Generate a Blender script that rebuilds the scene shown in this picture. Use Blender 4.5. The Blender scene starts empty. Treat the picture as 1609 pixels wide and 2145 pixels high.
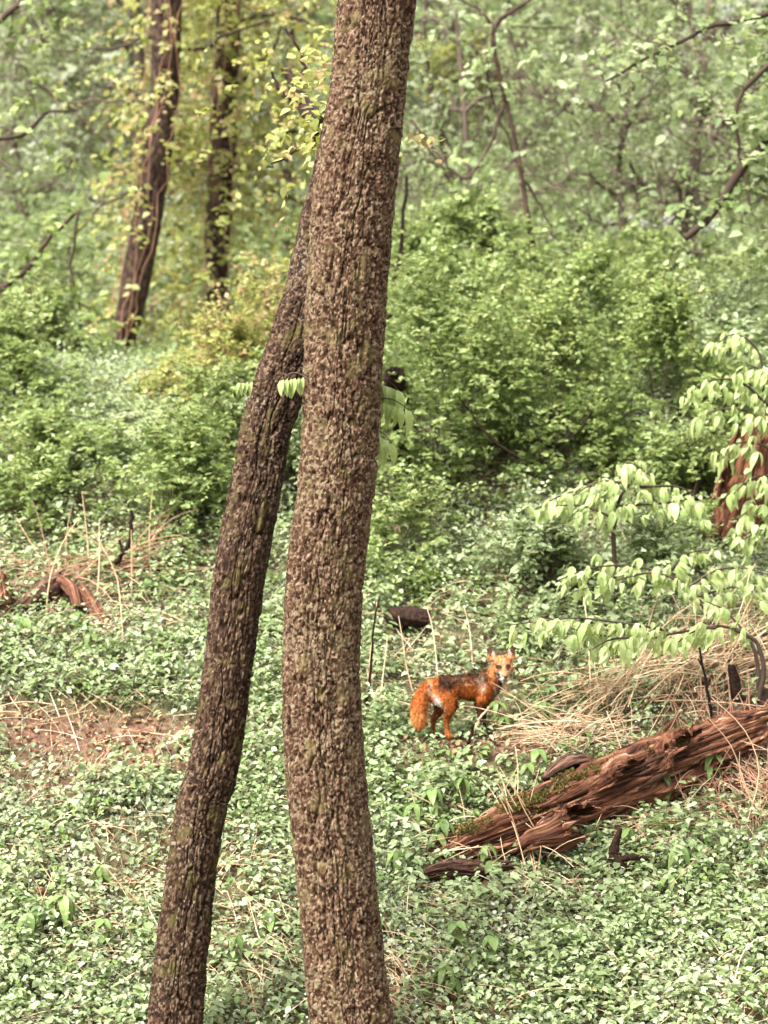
import bpy, math, random
import numpy as np
from mathutils import Matrix, Vector

rng = np.random.default_rng(11)
random.seed(11)
sc = bpy.context.scene
col = sc.collection

# ------------------------------------------------------------------ camera, sky, sun, exposure
F = 4590.0                                   # focal length in photo pixels (photo is 1609 x 2145)
cam_d = bpy.data.cameras.new('camera')
cam = bpy.data.objects.new('camera', cam_d)
col.objects.link(cam)
cam.location = (0, 0, 0)
cam.rotation_euler = (math.radians(90), 0, 0)
cam_d.sensor_fit = 'VERTICAL'
cam_d.sensor_height = 36.0
cam_d.sensor_width = 27.0
cam_d.lens = F / 2145 * 36.0
cam_d.clip_start = 0.1
cam_d.clip_end = 1500
cam_d.dof.use_dof = True
cam_d.dof.focus_distance = 12.2
cam_d.dof.aperture_fstop = 1.7
sc.camera = cam

SUN_EL, SUN_AZ = 54.0, 226.0                 # azimuth clockwise from +Y: behind the camera, to its left
w = bpy.data.worlds.new('World')
sc.world = w
w.use_nodes = True
nt = w.node_tree
sky = nt.nodes.new('ShaderNodeTexSky')
sky.sky_type = 'NISHITA'
sky.sun_disc = False
sky.sun_elevation = math.radians(SUN_EL)
sky.sun_rotation = math.radians(SUN_AZ)
sky.air_density = 1.0
sky.dust_density = 6.0
sky.ozone_density = 0.3
hs = nt.nodes.new('ShaderNodeHueSaturation')   # an overcast, nearly grey sky
hs.inputs['Saturation'].default_value = 0.08
nt.links.new(sky.outputs[0], hs.inputs['Color'])
bg = nt.nodes['Background']
bg.inputs['Strength'].default_value = 0.15
nt.links.new(hs.outputs[0], bg.inputs['Color'])

sun_d = bpy.data.lights.new('sun', 'SUN')
sun_d.energy = 2.0
sun_d.angle = math.radians(16)
sun_d.color = (1.0, 0.965, 0.91)
sun = bpy.data.objects.new('sun', sun_d)
col.objects.link(sun)
az, el = math.radians(SUN_AZ), math.radians(SUN_EL)
to_sun = Vector((math.sin(az) * math.cos(el), math.cos(az) * math.cos(el), math.sin(el)))
sun.rotation_euler = to_sun.to_track_quat('Z', 'Y').to_euler()

vs = sc.view_settings
sc.display_settings.display_device = 'sRGB'
vs.view_transform = 'Standard'
vs.look = 'None'
vs.exposure = 2.2
vs.gamma = 1.0
vs.use_curve_mapping = False
cy = sc.cycles
cy.max_bounces = 6
cy.diffuse_bounces = 3
cy.glossy_bounces = 2
cy.transmission_bounces = 4
cy.caustics_reflective = False
cy.caustics_refractive = False
cy.use_denoising = True

# ------------------------------------------------------------------ noise
def _h(i, j, s=0):
    i = np.asarray(i).astype(np.int64)
    j = np.asarray(j).astype(np.int64)
    n = (i * 374761393 + j * 668265263 + s * 2246822519) & 0xFFFFFFFF
    n = ((n ^ (n >> 13)) * 1274126177) & 0xFFFFFFFF
    n = ((n ^ (n >> 15)) * 2654435761) & 0xFFFFFFFF
    return ((n ^ (n >> 16)) & 0xFFFFFF) / float(0xFFFFFF)

def vnoise(x, y, s=0):
    x = np.asarray(x, float); y = np.asarray(y, float)
    i, j = np.floor(x), np.floor(y)
    u, v = x - i, y - j
    u = u * u * (3 - 2 * u); v = v * v * (3 - 2 * v)
    return ((_h(i, j, s) * (1 - u) + _h(i + 1, j, s) * u) * (1 - v)
            + (_h(i, j + 1, s) * (1 - u) + _h(i + 1, j + 1, s) * u) * v)

def fbm(x, y, s=0, o=4):
    t, a, n = 0.0, 0.5, 0.0
    for k in range(o):
        t = t + a * vnoise(np.asarray(x) * 2 ** k, np.asarray(y) * 2 ** k, s + k * 17)
        n += a
        a *= 0.5
    return t / n - 0.5

def cells(x, y, s=0, wrap=None):
    """jittered-cell pattern: distance to nearest, to second nearest, id of nearest"""
    i0, j0 = np.floor(x), np.floor(y)
    f1 = np.full(x.shape, 9.0); f2 = np.full(x.shape, 9.0); idc = np.zeros(x.shape)
    for di in (-1, 0, 1):
        for dj in (-1, 0, 1):
            i, j = i0 + di, j0 + dj
            iw = np.mod(i, wrap) if wrap else i
            px = i + 0.1 + 0.8 * _h(iw, j, s)
            py = j + 0.1 + 0.8 * _h(iw, j, s + 5)
            d = np.hypot(x - px, y - py)
            near = d < f1
            f2 = np.where(near, f1, np.minimum(f2, d))
            idc = np.where(near, _h(iw, j, s + 9), idc)
            f1 = np.where(near, d, f1)
    return f1, f2, idc

# ------------------------------------------------------------------ terrain function and pixel helpers
KY = [-80, 0, 4, 8, 10, 11.3, 11.8, 14, 17.4, 18.5, 20, 22, 25, 30, 35, 55, 70, 120, 400]
KZ = [-1.6, -1.6, -2.2, -3.9, -3.75, -3.07, -2.76, -1.397, 0.71, 1.12, 1.3, 1.38, 1.75, 3.1, 4.6, 10.4, 12.0, 13, 13]

SHELF = None

def H(x, y):
    x = np.asarray(x, float); y = np.asarray(y, float)
    z = np.interp(y, KY, KZ)
    k = np.clip((y - 24) / 12, 0, 1)
    left = 1 - 0.30 * np.clip(-x / 4.0 + 0.2, 0, 1)
    z = z * (1 - k) + (1.5 + (z - 1.5) * left) * k
    near = np.clip((y - 10) / 1.5, 0.2, 1)
    z = z + near * (0.16 * fbm(x * 0.7, y * 0.7, 3) + 0.07 * fbm(x * 3, y * 3, 8, 3))
    z = z + .30 * np.exp(-((x - 2.5) / .65) ** 2 - ((y - 14.4) / .75) ** 2)   # bank at the right
    if SHELF is not None:                    # the little shelf the fox stands on
        fx, fy, fz = SHELF
        k = np.exp(-((x - fx) / .48) ** 4 - ((y - fy - .06) / .30) ** 4)
        z = z * (1 - k) + (fz - .015 + .12 * (y - fy)) * k
    return z

def P(px, py, Y):
    return np.array([(px - 804.5) / F * Y, Y, -(py - 1072.5) / F * Y])

_ys = np.linspace(9.5, 60, 5051)
def G(px, py):
    x = (px - 804.5) / F * _ys
    z = -(py - 1072.5) / F * _ys
    hit = np.nonzero(H(x, _ys) >= z)[0]
    i = hit[0] if len(hit) else len(_ys) - 1
    return np.array([x[i], _ys[i], float(H(x[i], _ys[i]))])

_f = G(965, 1540)
SHELF = (float(_f[0]), float(_f[1]), float(_f[2]))

# ------------------------------------------------------------------ mesh helpers
def mesh_np(name, V, faces, mat=None, attrs=None, smooth=False, vcol=None):
    V = np.asarray(V, np.float32).reshape(-1, 3)
    me = bpy.data.meshes.new(name)
    me.vertices.add(len(V))
    me.vertices.foreach_set('co', V.ravel())
    if not isinstance(faces, (list, tuple)):
        faces = [faces]
    faces = [np.asarray(f, np.int32) for f in faces if len(f)]
    loops = np.concatenate([f.ravel() for f in faces])
    sizes = np.concatenate([np.full(len(f), f.shape[1], np.int32) for f in faces])
    starts = np.concatenate([[0], np.cumsum(sizes)[:-1]]).astype(np.int32)
    me.loops.add(len(loops))
    me.loops.foreach_set('vertex_index', loops)
    me.polygons.add(len(sizes))
    me.polygons.foreach_set('loop_start', starts)
    if smooth:
        me.polygons.foreach_set('use_smooth', np.ones(len(sizes), bool))
    me.update(calc_edges=True)
    for k, a in (attrs or {}).items():
        at = me.attributes.new(k, 'FLOAT', 'POINT')
        at.data.foreach_set('value', np.asarray(a, np.float32))
    if vcol is not None:
        at = me.attributes.new('coat', 'FLOAT_COLOR', 'POINT')
        at.data.foreach_set('color', np.hstack([vcol, np.ones((len(V), 1))]).astype(np.float32).ravel())
    if mat:
        me.materials.append(mat)
    return me

def obj(name, me, parent=None, loc=None, kind=None, label=None):
    o = bpy.data.objects.new(name, me)
    col.objects.link(o)
    if parent is not None:
        o.parent = parent
    if loc is not None:
        o.location = [float(v) for v in loc]
    if kind:
        o['kind'] = kind
    if label:
        o['label'] = label
    return o

def tag(o, label, cat, group=None, kind=None):
    o['label'] = label
    o['category'] = cat
    if group:
        o['group'] = group
    if kind:
        o['kind'] = kind
    return o

def thing(name, label, cat, loc, group=None):
    o = bpy.data.objects.new(name, None)
    o.empty_display_size = 0.1
    col.objects.link(o)
    o.location = [float(v) for v in loc]
    return tag(o, label, cat, group)

def nrm(a):
    return a / np.maximum(np.linalg.norm(a, axis=-1, keepdims=True), 1e-9)

def tubes(paths, rad, sides=5):
    """paths (N,K,3), rad (N,K) -> V, quads, along (0..1), around"""
    paths = np.asarray(paths, float); rad = np.asarray(rad, float)
    if paths.ndim == 2:
        paths = paths[None]; rad = rad[None]
    N, K, _ = paths.shape
    t = nrm(np.gradient(paths, axis=1))
    ref = np.where(np.abs(t[..., 2:3]) > 0.9, np.array([1.0, 0, 0]), np.array([0, 0, 1.0]))
    ref = np.broadcast_to(ref[:, K // 2:K // 2 + 1], t.shape)
    n1 = nrm(np.cross(t, ref)); n2 = np.cross(t, n1)
    a = np.linspace(0, 2 * np.pi, sides, endpoint=False)
    V = paths[:, :, None] + rad[:, :, None, None] * (np.cos(a)[:, None] * n1[:, :, None] + np.sin(a)[:, None] * n2[:, :, None])
    n = np.arange(N)[:, None, None]; k = np.arange(K - 1)[None, :, None]; s = np.arange(sides)[None, None, :]
    s2 = (s + 1) % sides
    b = n * K * sides
    q = np.stack([b + k * sides + s, b + k * sides + s2, b + (k + 1) * sides + s2, b + (k + 1) * sides + s], -1).reshape(-1, 4)
    along = np.broadcast_to(np.linspace(0, 1, K)[None, :, None], (N, K, sides)).ravel()
    rnd = np.broadcast_to(rng.random(N)[:, None, None], (N, K, sides)).ravel()
    return V.reshape(-1, 3), q, along, rnd

def spline(pts, n):
    """Catmull-Rom through pts (any columns)"""
    p = np.asarray(pts, float)
    p = np.vstack([2 * p[0] - p[1], p, 2 * p[-1] - p[-2]])
    m = len(p) - 3
    u = np.linspace(0, m - 1e-6, n)
    i = u.astype(int); f = (u - i)[:, None]
    a, b, c, d = p[i], p[i + 1], p[i + 2], p[i + 3]
    return 0.5 * (2 * b + (c - a) * f + (2 * a - 5 * b + 4 * c - d) * f ** 2 + (3 * b - a - 3 * c + d) * f ** 3)

def join(parts):
    """list of (V, quads, along, rnd)"""
    Vs, Qs, A, R, o = [], [], [], [], 0
    for V, q, a, r in parts:
        Vs.append(V); Qs.append(q + o); A.append(a); R.append(r); o += len(V)
    return np.vstack(Vs), np.vstack(Qs), np.concatenate(A), np.concatenate(R)

# leaf templates: (verts, quads); x across, y along the midrib, z up
LEAF_OVATE = (np.array([[0, 0, 0], [.26, .22, .05], [.30, .55, .07], [0, 1, -.10], [-.30, .55, .07], [-.26, .22, .05], [0, .5, 0.0]]),
              np.array([[0, 1, 2, 6], [6, 2, 3, 4], [0, 6, 4, 5]]))
LEAF_ROUND = (np.array([[0, 0, 0], [.42, .22, .10], [.40, .72, .08], [0, 1, -.05], [-.40, .72, .08], [-.42, .22, .10]]),
              np.array([[0, 1, 2, 3], [0, 3, 4, 5]]))
LEAF_MID = (np.array([[0, 0, 0], [.30, .26, .08], [.24, .66, .07], [0, 1, -.10], [-.24, .66, .07], [-.30, .26, .08]]),
            np.array([[0, 1, 2, 3], [0, 3, 4, 5]]))
LEAF_SIMPLE = (np.array([[0, 0, 0], [.30, .45, .10], [0, 1, -.06], [-.30, .45, .10]]),
               np.array([[0, 1, 2, 3]]))

def scatter(pos, ydir, ndir, size, tmpl):
    """one leaf per row; returns V, quads, rnd"""
    T, Q = tmpl
    N = len(pos)
    y = nrm(ydir)
    x = nrm(np.cross(y, ndir))
    z = np.cross(x, y)
    s = np.asarray(size).reshape(-1, 1, 1)
    w_ = 0.8 + 0.4 * rng.random((N, 1, 1))
    V = pos[:, None] + s * (w_ * T[None, :, 0:1] * x[:, None] + T[None, :, 1:2] * y[:, None] + T[None, :, 2:3] * z[:, None] * (0.3 + 1.8 * rng.random((N, 1, 1))))
    q = (np.arange(N)[:, None, None] * len(T) + Q[None]).reshape(-1, 4)
    return V.reshape(-1, 3), q

def rdir(n, up=0.0):
    d = rng.normal(size=(n, 3))
    d[:, 2] += up
    return nrm(d)

# ------------------------------------------------------------------ materials
def new_mat(name):
    m = bpy.data.materials.new(name)
    m.use_nodes = True
    t = m.node_tree
    return m, t, t.nodes['Principled BSDF'], t.nodes['Material Output']

def ramp(t, fac, stops, interp='LINEAR'):
    r = t.nodes.new('ShaderNodeValToRGB')
    r.color_ramp.interpolation = interp
    e = r.color_ramp.elements
    while len(e) < len(stops):
        e.new(0.5)
    for k, (p, c) in enumerate(stops):
        e[k].position = p
        e[k].color = (*c, 1)
    t.links.new(fac, r.inputs[0])
    return r.outputs[0]

def attr(t, name):
    a = t.nodes.new('ShaderNodeAttribute')
    a.attribute_name = name
    return a

def leaf_mat(name, cols, trans=0.3, rough=0.42, spec=0.26, tint=(1.03, 1.07, .90)):
    m, t, p, out = new_mat(name)
    a = attr(t, 'rnd')
    n = len(cols)
    cols = [(c_[0] * tint[0], c_[1] * tint[1], c_[2] * tint[2]) for c_ in cols]
    c = ramp(t, a.outputs['Fac'], [(k / (n - 1), cc) for k, cc in enumerate(cols)])
    nz = t.nodes.new('ShaderNodeTexNoise'); nz.inputs['Scale'].default_value = 60
    geo = t.nodes.new('ShaderNodeNewGeometry')
    t.links.new(geo.outputs['Position'], nz.inputs['Vector'])
    h = t.nodes.new('ShaderNodeHueSaturation')
    mr = t.nodes.new('ShaderNodeMapRange')
    mr.inputs[3].default_value = 0.65; mr.inputs[4].default_value = 1.35
    t.links.new(nz.outputs['Fac'], mr.inputs[0])
    t.links.new(mr.outputs[0], h.inputs['Value'])
    t.links.new(c, h.inputs['Color'])
    c = h.outputs[0]
    t.links.new(c, p.inputs['Base Color'])
    p.inputs['Roughness'].default_value = rough
    p.inputs['Specular IOR Level'].default_value = spec
    tr = t.nodes.new('ShaderNodeBsdfTranslucent')
    hs2 = t.nodes.new('ShaderNodeHueSaturation')
    hs2.inputs['Hue'].default_value = 0.475
    hs2.inputs['Value'].default_value = 1.5
    t.links.new(c, hs2.inputs['Color'])
    t.links.new(hs2.outputs[0], tr.inputs['Color'])
    mx = t.nodes.new('ShaderNodeMixShader')
    mx.inputs[0].default_value = trans
    t.links.new(p.outputs[0], mx.inputs[1])
    t.links.new(tr.outputs[0], mx.inputs[2])
    t.links.new(mx.outputs[0], out.inputs['Surface'])
    return m

def plain_mat(name, cols, rough=0.85, scale=12.0, attr_name='rnd', bump=0.3, bscale=60, mixn=0.5):
    m, t, p, out = new_mat(name)
    tc = t.nodes.new('ShaderNodeTexCoord')
    nz = t.nodes.new('ShaderNodeTexNoise')
    nz.inputs['Scale'].default_value = scale
    nz.inputs['Detail'].default_value = 6
    t.links.new(tc.outputs['Object'], nz.inputs['Vector'])
    a = attr(t, attr_name)
    mm = t.nodes.new('ShaderNodeMix')
    mm.inputs[0].default_value = mixn
    t.links.new(a.outputs['Fac'], mm.inputs[2])
    t.links.new(nz.outputs['Fac'], mm.inputs[3])
    n = len(cols)
    c = ramp(t, mm.outputs[0], [(0.15 + 0.7 * k / (n - 1), cc) for k, cc in enumerate(cols)])
    t.links.new(c, p.inputs['Base Color'])
    p.inputs['Roughness'].default_value = rough
    p.inputs['Specular IOR Level'].default_value = 0.12
    if bump:
        n2 = t.nodes.new('ShaderNodeTexNoise'); n2.inputs['Scale'].default_value = bscale; n2.inputs['Detail'].default_value = 5
        t.links.new(tc.outputs['Object'], n2.inputs['Vector'])
        b = t.nodes.new('ShaderNodeBump'); b.inputs['Strength'].default_value = bump; b.inputs['Distance'].default_value = 0.02
        t.links.new(n2.outputs['Fac'], b.inputs['Height'])
        t.links.new(b.outputs[0], p.inputs['Normal'])
    return m

def bark_mat(name, cols, lichen, moss, amt=0.56):
    """colour by plate (attribute cell) and by lichen spots; relief is geometry"""
    m, t, p, out = new_mat(name)
    tc = t.nodes.new('ShaderNodeTexCoord')
    a = attr(t, 'rnd')
    nz = t.nodes.new('ShaderNodeTexNoise'); nz.inputs['Scale'].default_value = 70; nz.inputs['Detail'].default_value = 8
    nz.inputs['Roughness'].default_value = 0.7
    mp = t.nodes.new('ShaderNodeMapping'); mp.inputs['Scale'].default_value = (1, 1, 0.3)
    t.links.new(tc.outputs['Object'], mp.inputs['Vector'])
    t.links.new(mp.outputs[0], nz.inputs['Vector'])
    mm = t.nodes.new('ShaderNodeMix'); mm.inputs[0].default_value = 0.5
    t.links.new(a.outputs['Fac'], mm.inputs[2]); t.links.new(nz.outputs['Fac'], mm.inputs[3])
    n = len(cols)
    c = ramp(t, mm.outputs[0], [(0.26 + 0.46 * k / (n - 1), cc) for k, cc in enumerate(cols)])
    n2 = t.nodes.new('ShaderNodeTexNoise'); n2.inputs['Scale'].default_value = 45; n2.inputs['Detail'].default_value = 5
    t.links.new(tc.outputs['Object'], n2.inputs['Vector'])
    n3 = t.nodes.new('ShaderNodeTexNoise'); n3.inputs['Scale'].default_value = 2.2; n3.inputs['Detail'].default_value = 3
    t.links.new(tc.outputs['Object'], n3.inputs['Vector'])
    ad = t.nodes.new('ShaderNodeMath'); ad.operation = 'MULTIPLY_ADD'
    t.links.new(n3.outputs['Fac'], ad.inputs[0]); ad.inputs[1].default_value = 0.35
    t.links.new(n2.outputs['Fac'], ad.inputs[2])
    f = ramp(t, ad.outputs[0], [(amt + 0.17, (0, 0, 0)), (amt + 0.25, (1, 1, 1))])
    mc = t.nodes.new('ShaderNodeMix'); mc.data_type = 'RGBA'
    t.links.new(f, mc.inputs[0]); t.links.new(c, mc.inputs[6]); mc.inputs[7].default_value = (*lichen, 1)
    n4 = t.nodes.new('ShaderNodeTexNoise'); n4.inputs['Scale'].default_value = 9; n4.inputs['Detail'].default_value = 7
    t.links.new(tc.outputs['Object'], n4.inputs['Vector'])
    f2 = ramp(t, n4.outputs['Fac'], [(0.55, (0, 0, 0)), (0.68, (0.7, 0.7, 0.7))])
    md = t.nodes.new('ShaderNodeMix'); md.data_type = 'RGBA'
    t.links.new(f2, md.inputs[0]); t.links.new(mc.outputs[2], md.inputs[6]); md.inputs[7].default_value = (*moss, 1)
    t.links.new(md.outputs[2], p.inputs['Base Color'])
    p.inputs['Roughness'].default_value = 0.85
    p.inputs['Specular IOR Level'].default_value = 0.12
    b = t.nodes.new('ShaderNodeBump'); b.inputs['Strength'].default_value = 0.6; b.inputs['Distance'].default_value = 0.015
    t.links.new(nz.outputs['Fac'], b.inputs['Height'])
    t.links.new(b.outputs[0], p.inputs['Normal'])
    return m

M = {}
M['shrub'] = leaf_mat('shrub leaf', [(0.074, 0.104, 0.030), (0.120, 0.161, 0.051), (0.170, 0.214, 0.082), (0.265, 0.306, 0.144)], trans=.38)
M['shrub_dark'] = leaf_mat('dark shrub leaf', [(0.067, 0.099, 0.030), (0.113, 0.155, 0.050), (0.165, 0.207, 0.072), (0.255, 0.295, 0.124)], trans=.38)
M['yellow'] = leaf_mat('young yellow leaf', [(.13, .14, .03), (.19, .20, .055), (.25, .26, .09), (.29, .28, .12), (.26, .18, .10)], trans=.4)
M['pale'] = leaf_mat('pale drooping leaf', [(0.223, 0.282, 0.110), (0.290, 0.346, 0.161), (0.367, 0.408, 0.220)], trans=.35, rough=.36)
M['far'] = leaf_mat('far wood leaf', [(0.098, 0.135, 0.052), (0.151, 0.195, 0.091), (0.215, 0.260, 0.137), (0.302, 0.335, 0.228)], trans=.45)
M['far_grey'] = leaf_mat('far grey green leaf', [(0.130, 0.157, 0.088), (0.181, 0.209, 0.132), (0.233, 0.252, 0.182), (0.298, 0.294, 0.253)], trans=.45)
M['conifer'] = leaf_mat('dark evergreen needle', [(.04, .06, .015), (.065, .09, .025), (.10, .13, .04)], trans=.2)
M['ivy'] = leaf_mat('small ground leaf', [(0.068, 0.083, 0.041), (0.124, 0.145, 0.082), (0.180, 0.194, 0.137), (0.272, 0.276, 0.225)], rough=.46)
M['weed'] = leaf_mat('bright weed leaf', [(0.110, 0.149, 0.066), (0.177, 0.220, 0.112), (0.243, 0.280, 0.170), (0.339, 0.367, 0.264)], trans=.35)
M['weed_blue'] = leaf_mat('greyish weed leaf', [(0.158, 0.183, 0.125), (0.218, 0.239, 0.173), (0.291, 0.309, 0.243), (0.408, 0.416, 0.373)], rough=.38)
M['seedling'] = leaf_mat('seedling leaf', [(0.075, 0.121, 0.036), (0.112, 0.163, 0.054), (0.163, 0.210, 0.077)], trans=.3)
M['litter'] = leaf_mat('dry fallen leaf', [(.07, .032, .018), (.13, .06, .034), (.20, .11, .065), (.31, .21, .135)], trans=.1, rough=.7)
M['straw'] = plain_mat('dry straw', [(.22, .13, .07), (.40, .26, .15), (.52, .38, .24), (.62, .50, .36)], rough=.6, bump=0)
M['straw_red'] = plain_mat('reddish dead stalk', [(.18, .085, .05), (.30, .16, .10), (.42, .27, .18)], rough=.65, bump=0)
M['twig'] = plain_mat('dark twig', [(.025, .016, .011), (.05, .033, .024), (.09, .065, .05)], rough=.85, bump=.2)
M['far_twig'] = plain_mat('brown grey twig', [(.05, .035, .026), (.09, .066, .05), (.13, .10, .08)], rough=.9, bump=0)
M['bark_a'] = bark_mat('grey brown bark with lichen', [(.010, .0042, .0020), (.030, .0128, .0062), (.055, .0270, .0145), (.098, .060, .036), (.178, .125, .082)], (.15, .12, .07), (.10, .075, .03), .585)
M['bark_b'] = bark_mat('dark brown bark', [(.005, .002, .001), (.0145, .006, .0028), (.028, .0135, .007), (.054, .031, .0175), (.105, .070, .044)], (.13, .11, .075), (.065, .052, .016), .61)
M['bark_c'] = bark_mat('far dark bark', [(.016, .009, .007), (.03, .016, .012), (.05, .029, .022), (.075, .046, .034)], (.14, .11, .08), (.09, .07, .03), .66)
M['dark_wood'] = plain_mat('wet dark wood', [(.006, .0035, .0025), (.016, .008, .005), (.042, .021, .013)], rough=.9, bump=.6, bscale=35)
M['moss'] = plain_mat('moss', [(.06, .055, .012), (.11, .10, .022), (.17, .15, .04)], rough=.95, scale=40, bump=.8, bscale=160)

def wood_mat(name, cols):
    """weathered wood, streaked along its length by the attributes along / around"""
    m, t, p, out = new_mat(name)
    al, ar = attr(t, 'along'), attr(t, 'around')
    cb = t.nodes.new('ShaderNodeCombineXYZ')
    t.links.new(al.outputs['Fac'], cb.inputs[0]); t.links.new(ar.outputs['Fac'], cb.inputs[1])
    mp = t.nodes.new('ShaderNodeMapping'); mp.inputs['Scale'].default_value = (3.0, 42, 1)
    t.links.new(cb.outputs[0], mp.inputs['Vector'])
    nz = t.nodes.new('ShaderNodeTexNoise'); nz.inputs['Scale'].default_value = 1.0; nz.inputs['Detail'].default_value = 8; nz.inputs['Roughness'].default_value = .7
    nz.inputs['Distortion'].default_value = .5
    t.links.new(mp.outputs[0], nz.inputs['Vector'])
    n = len(cols)
    c = ramp(t, nz.outputs['Fac'], [(0.36 + 0.30 * k / (n - 1), cc) for k, cc in enumerate(cols)])
    t.links.new(c, p.inputs['Base Color'])
    p.inputs['Roughness'].default_value = .75
    p.inputs['Specular IOR Level'].default_value = .15
    b = t.nodes.new('ShaderNodeBump'); b.inputs['Strength'].default_value = .8; b.inputs['Distance'].default_value = .02
    t.links.new(nz.outputs['Fac'], b.inputs['Height']); t.links.new(b.outputs[0], p.inputs['Normal'])
    return m
M['red_wood'] = wood_mat('weathered red wood', [(.007, .003, .002), (.038, .014, .008), (.118, .043, .022), (.24, .115, .062), (.45, .30, .20)])
M['orange_wood'] = wood_mat('rotten orange wood', [(.022, .008, .004), (.08, .028, .014), (.16, .065, .032), (.25, .14, .085)])
M['brown_wood'] = wood_mat('decayed brown wood', [(.010, .005, .004), (.04, .018, .012), (.10, .05, .032), (.24, .15, .10)])

def ground_mat():
    m, t, p, out = new_mat('woodland soil')
    geo = t.nodes.new('ShaderNodeNewGeometry')
    n1 = t.nodes.new('ShaderNodeTexNoise'); n1.inputs['Scale'].default_value = 14; n1.inputs['Detail'].default_value = 9; n1.inputs['Roughness'].default_value = .72
    t.links.new(geo.outputs['Position'], n1.inputs['Vector'])
    soil = ramp(t, n1.outputs['Fac'], [(.3, (.045, .022, .014)), (.48, (.12, .06, .038)), (.6, (.20, .11, .07)), (.72, (.32, .21, .14))])
    n2 = t.nodes.new('ShaderNodeTexNoise'); n2.inputs['Scale'].default_value = 25; n2.inputs['Detail'].default_value = 6
    t.links.new(geo.outputs['Position'], n2.inputs['Vector'])
    green = ramp(t, n2.outputs['Fac'], [(.35, (.03, .04, .016)), (.55, (.06, .085, .03)), (.7, (.11, .14, .06))])
    a = attr(t, 'bare')
    mx = t.nodes.new('ShaderNodeMix'); mx.data_type = 'RGBA'
    t.links.new(a.outputs['Fac'], mx.inputs[0]); t.links.new(green, mx.inputs[6]); t.links.new(soil, mx.inputs[7])
    t.links.new(mx.outputs[2], p.inputs['Base Color'])
    p.inputs['Roughness'].default_value = .95
    p.inputs['Specular IOR Level'].default_value = .2
    b = t.nodes.new('ShaderNodeBump'); b.inputs['Strength'].default_value = .9; b.inputs['Distance'].default_value = .05
    t.links.new(n1.outputs['Fac'], b.inputs['Height']); t.links.new(b.outputs[0], p.inputs['Normal'])
    return m
M['ground'] = ground_mat()

# ------------------------------------------------------------------ ground
BARE = []                                     # ellipses of ground with little green: centre x, y, radius x, radius y, strength
for (px, py, rx, ry, s) in [(110, 1545, 1.15, .22, .97), (250, 1600, .8, .14, .92), (60, 1650, .5, .16, .75), (350, 1800, .5, .3, .45), (120, 1850, .4, .2, .4), (500, 2050, .5, .3, .5),
                            (1090, 1560, .75, .14, .8), (1560, 1600, .5, .5, .7),
                            (830, 2080, .32, .22, .6), (520, 1980, .3, .2, .6), (300, 1780, .35, .14, .55),
                            (1200, 1880, .35, .14, .5), (1500, 2120, .5, .1, .5), (230, 1310, .6, .25, .5), (1000, 2130, .3, .1, .5),
                            (1250, 1700, .8, .15, .5)]:
    g = G(px, py)
    BARE.append((g[0], g[1], rx, ry, s))

def bare(x, y):
    b = np.zeros_like(np.asarray(x, float))
    wob = 0.5 * fbm(x * 2.2, y * 4.0, 31)
    for cx, cy_, rx, ry, s in BARE:
        d = np.hypot((x - cx) / rx, (y - cy_) / ry) + wob
        b = np.maximum(b, s * np.clip(1.6 - 1.1 * d, 0, 1))
    return b

def ground():
    xs = np.concatenate([-np.geomspace(300, 4.6, 34), np.arange(-4.5, 4.5, .07), np.geomspace(4.6, 300, 34)])
    ys = np.concatenate([np.linspace(-80, 9.5, 24), np.arange(10, 20, .07), np.linspace(20.2, 60, 90), np.geomspace(61, 400, 24)])
    X, Y = np.meshgrid(xs, ys)
    Z = H(X, Y)
    n, k = X.shape
    idx = np.arange(n * k).reshape(n, k)
    q = np.stack([idx[:-1, :-1], idx[:-1, 1:], idx[1:, 1:], idx[1:, :-1]], -1).reshape(-1, 4)
    bx = np.maximum(bare(X, Y), .35 + .9 * fbm(X * 1.5, Y * 1.5, 77)).clip(0, 1)
    me = mesh_np('ground', np.stack([X, Y, Z], -1), q, M['ground'], {'bare': bx.ravel()}, smooth=True)
    o = obj('ground', me, kind='structure')
    o['label'] = 'sloping woodland floor of brown soil under the low weeds'
ground()

# pale track crossing the far slope on the right
def track():
    xs = np.linspace(3.3, 5.4, 30)
    Y0 = 34.6 + .3 * np.sin(xs * .5)
    rows = []
    for k, off in enumerate((-1.1, -.5, .1, .7)):
        y = Y0 + off + .18 * fbm(xs * 1.3, xs * 0 + k, 5)
        rows.append(np.stack([xs, y, H(xs, y) + .02 + .03 * (k in (1, 2))], -1))
    V = np.vstack(rows)
    n = len(xs)
    q = [[r * n + i, r * n + i + 1, (r + 1) * n + i + 1, (r + 1) * n + i] for r in range(3) for i in range(n - 1)]
    m = plain_mat('pale gravel', [(.20, .19, .17), (.27, .255, .24), (.34, .32, .30)], mixn=1.0, scale=8)
    o = obj('path', mesh_np('path', V, np.array(q), m, {'rnd': np.full(len(V), .5)}), kind='structure')
    o['label'] = 'pale track crossing the far slope'
track()

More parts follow.
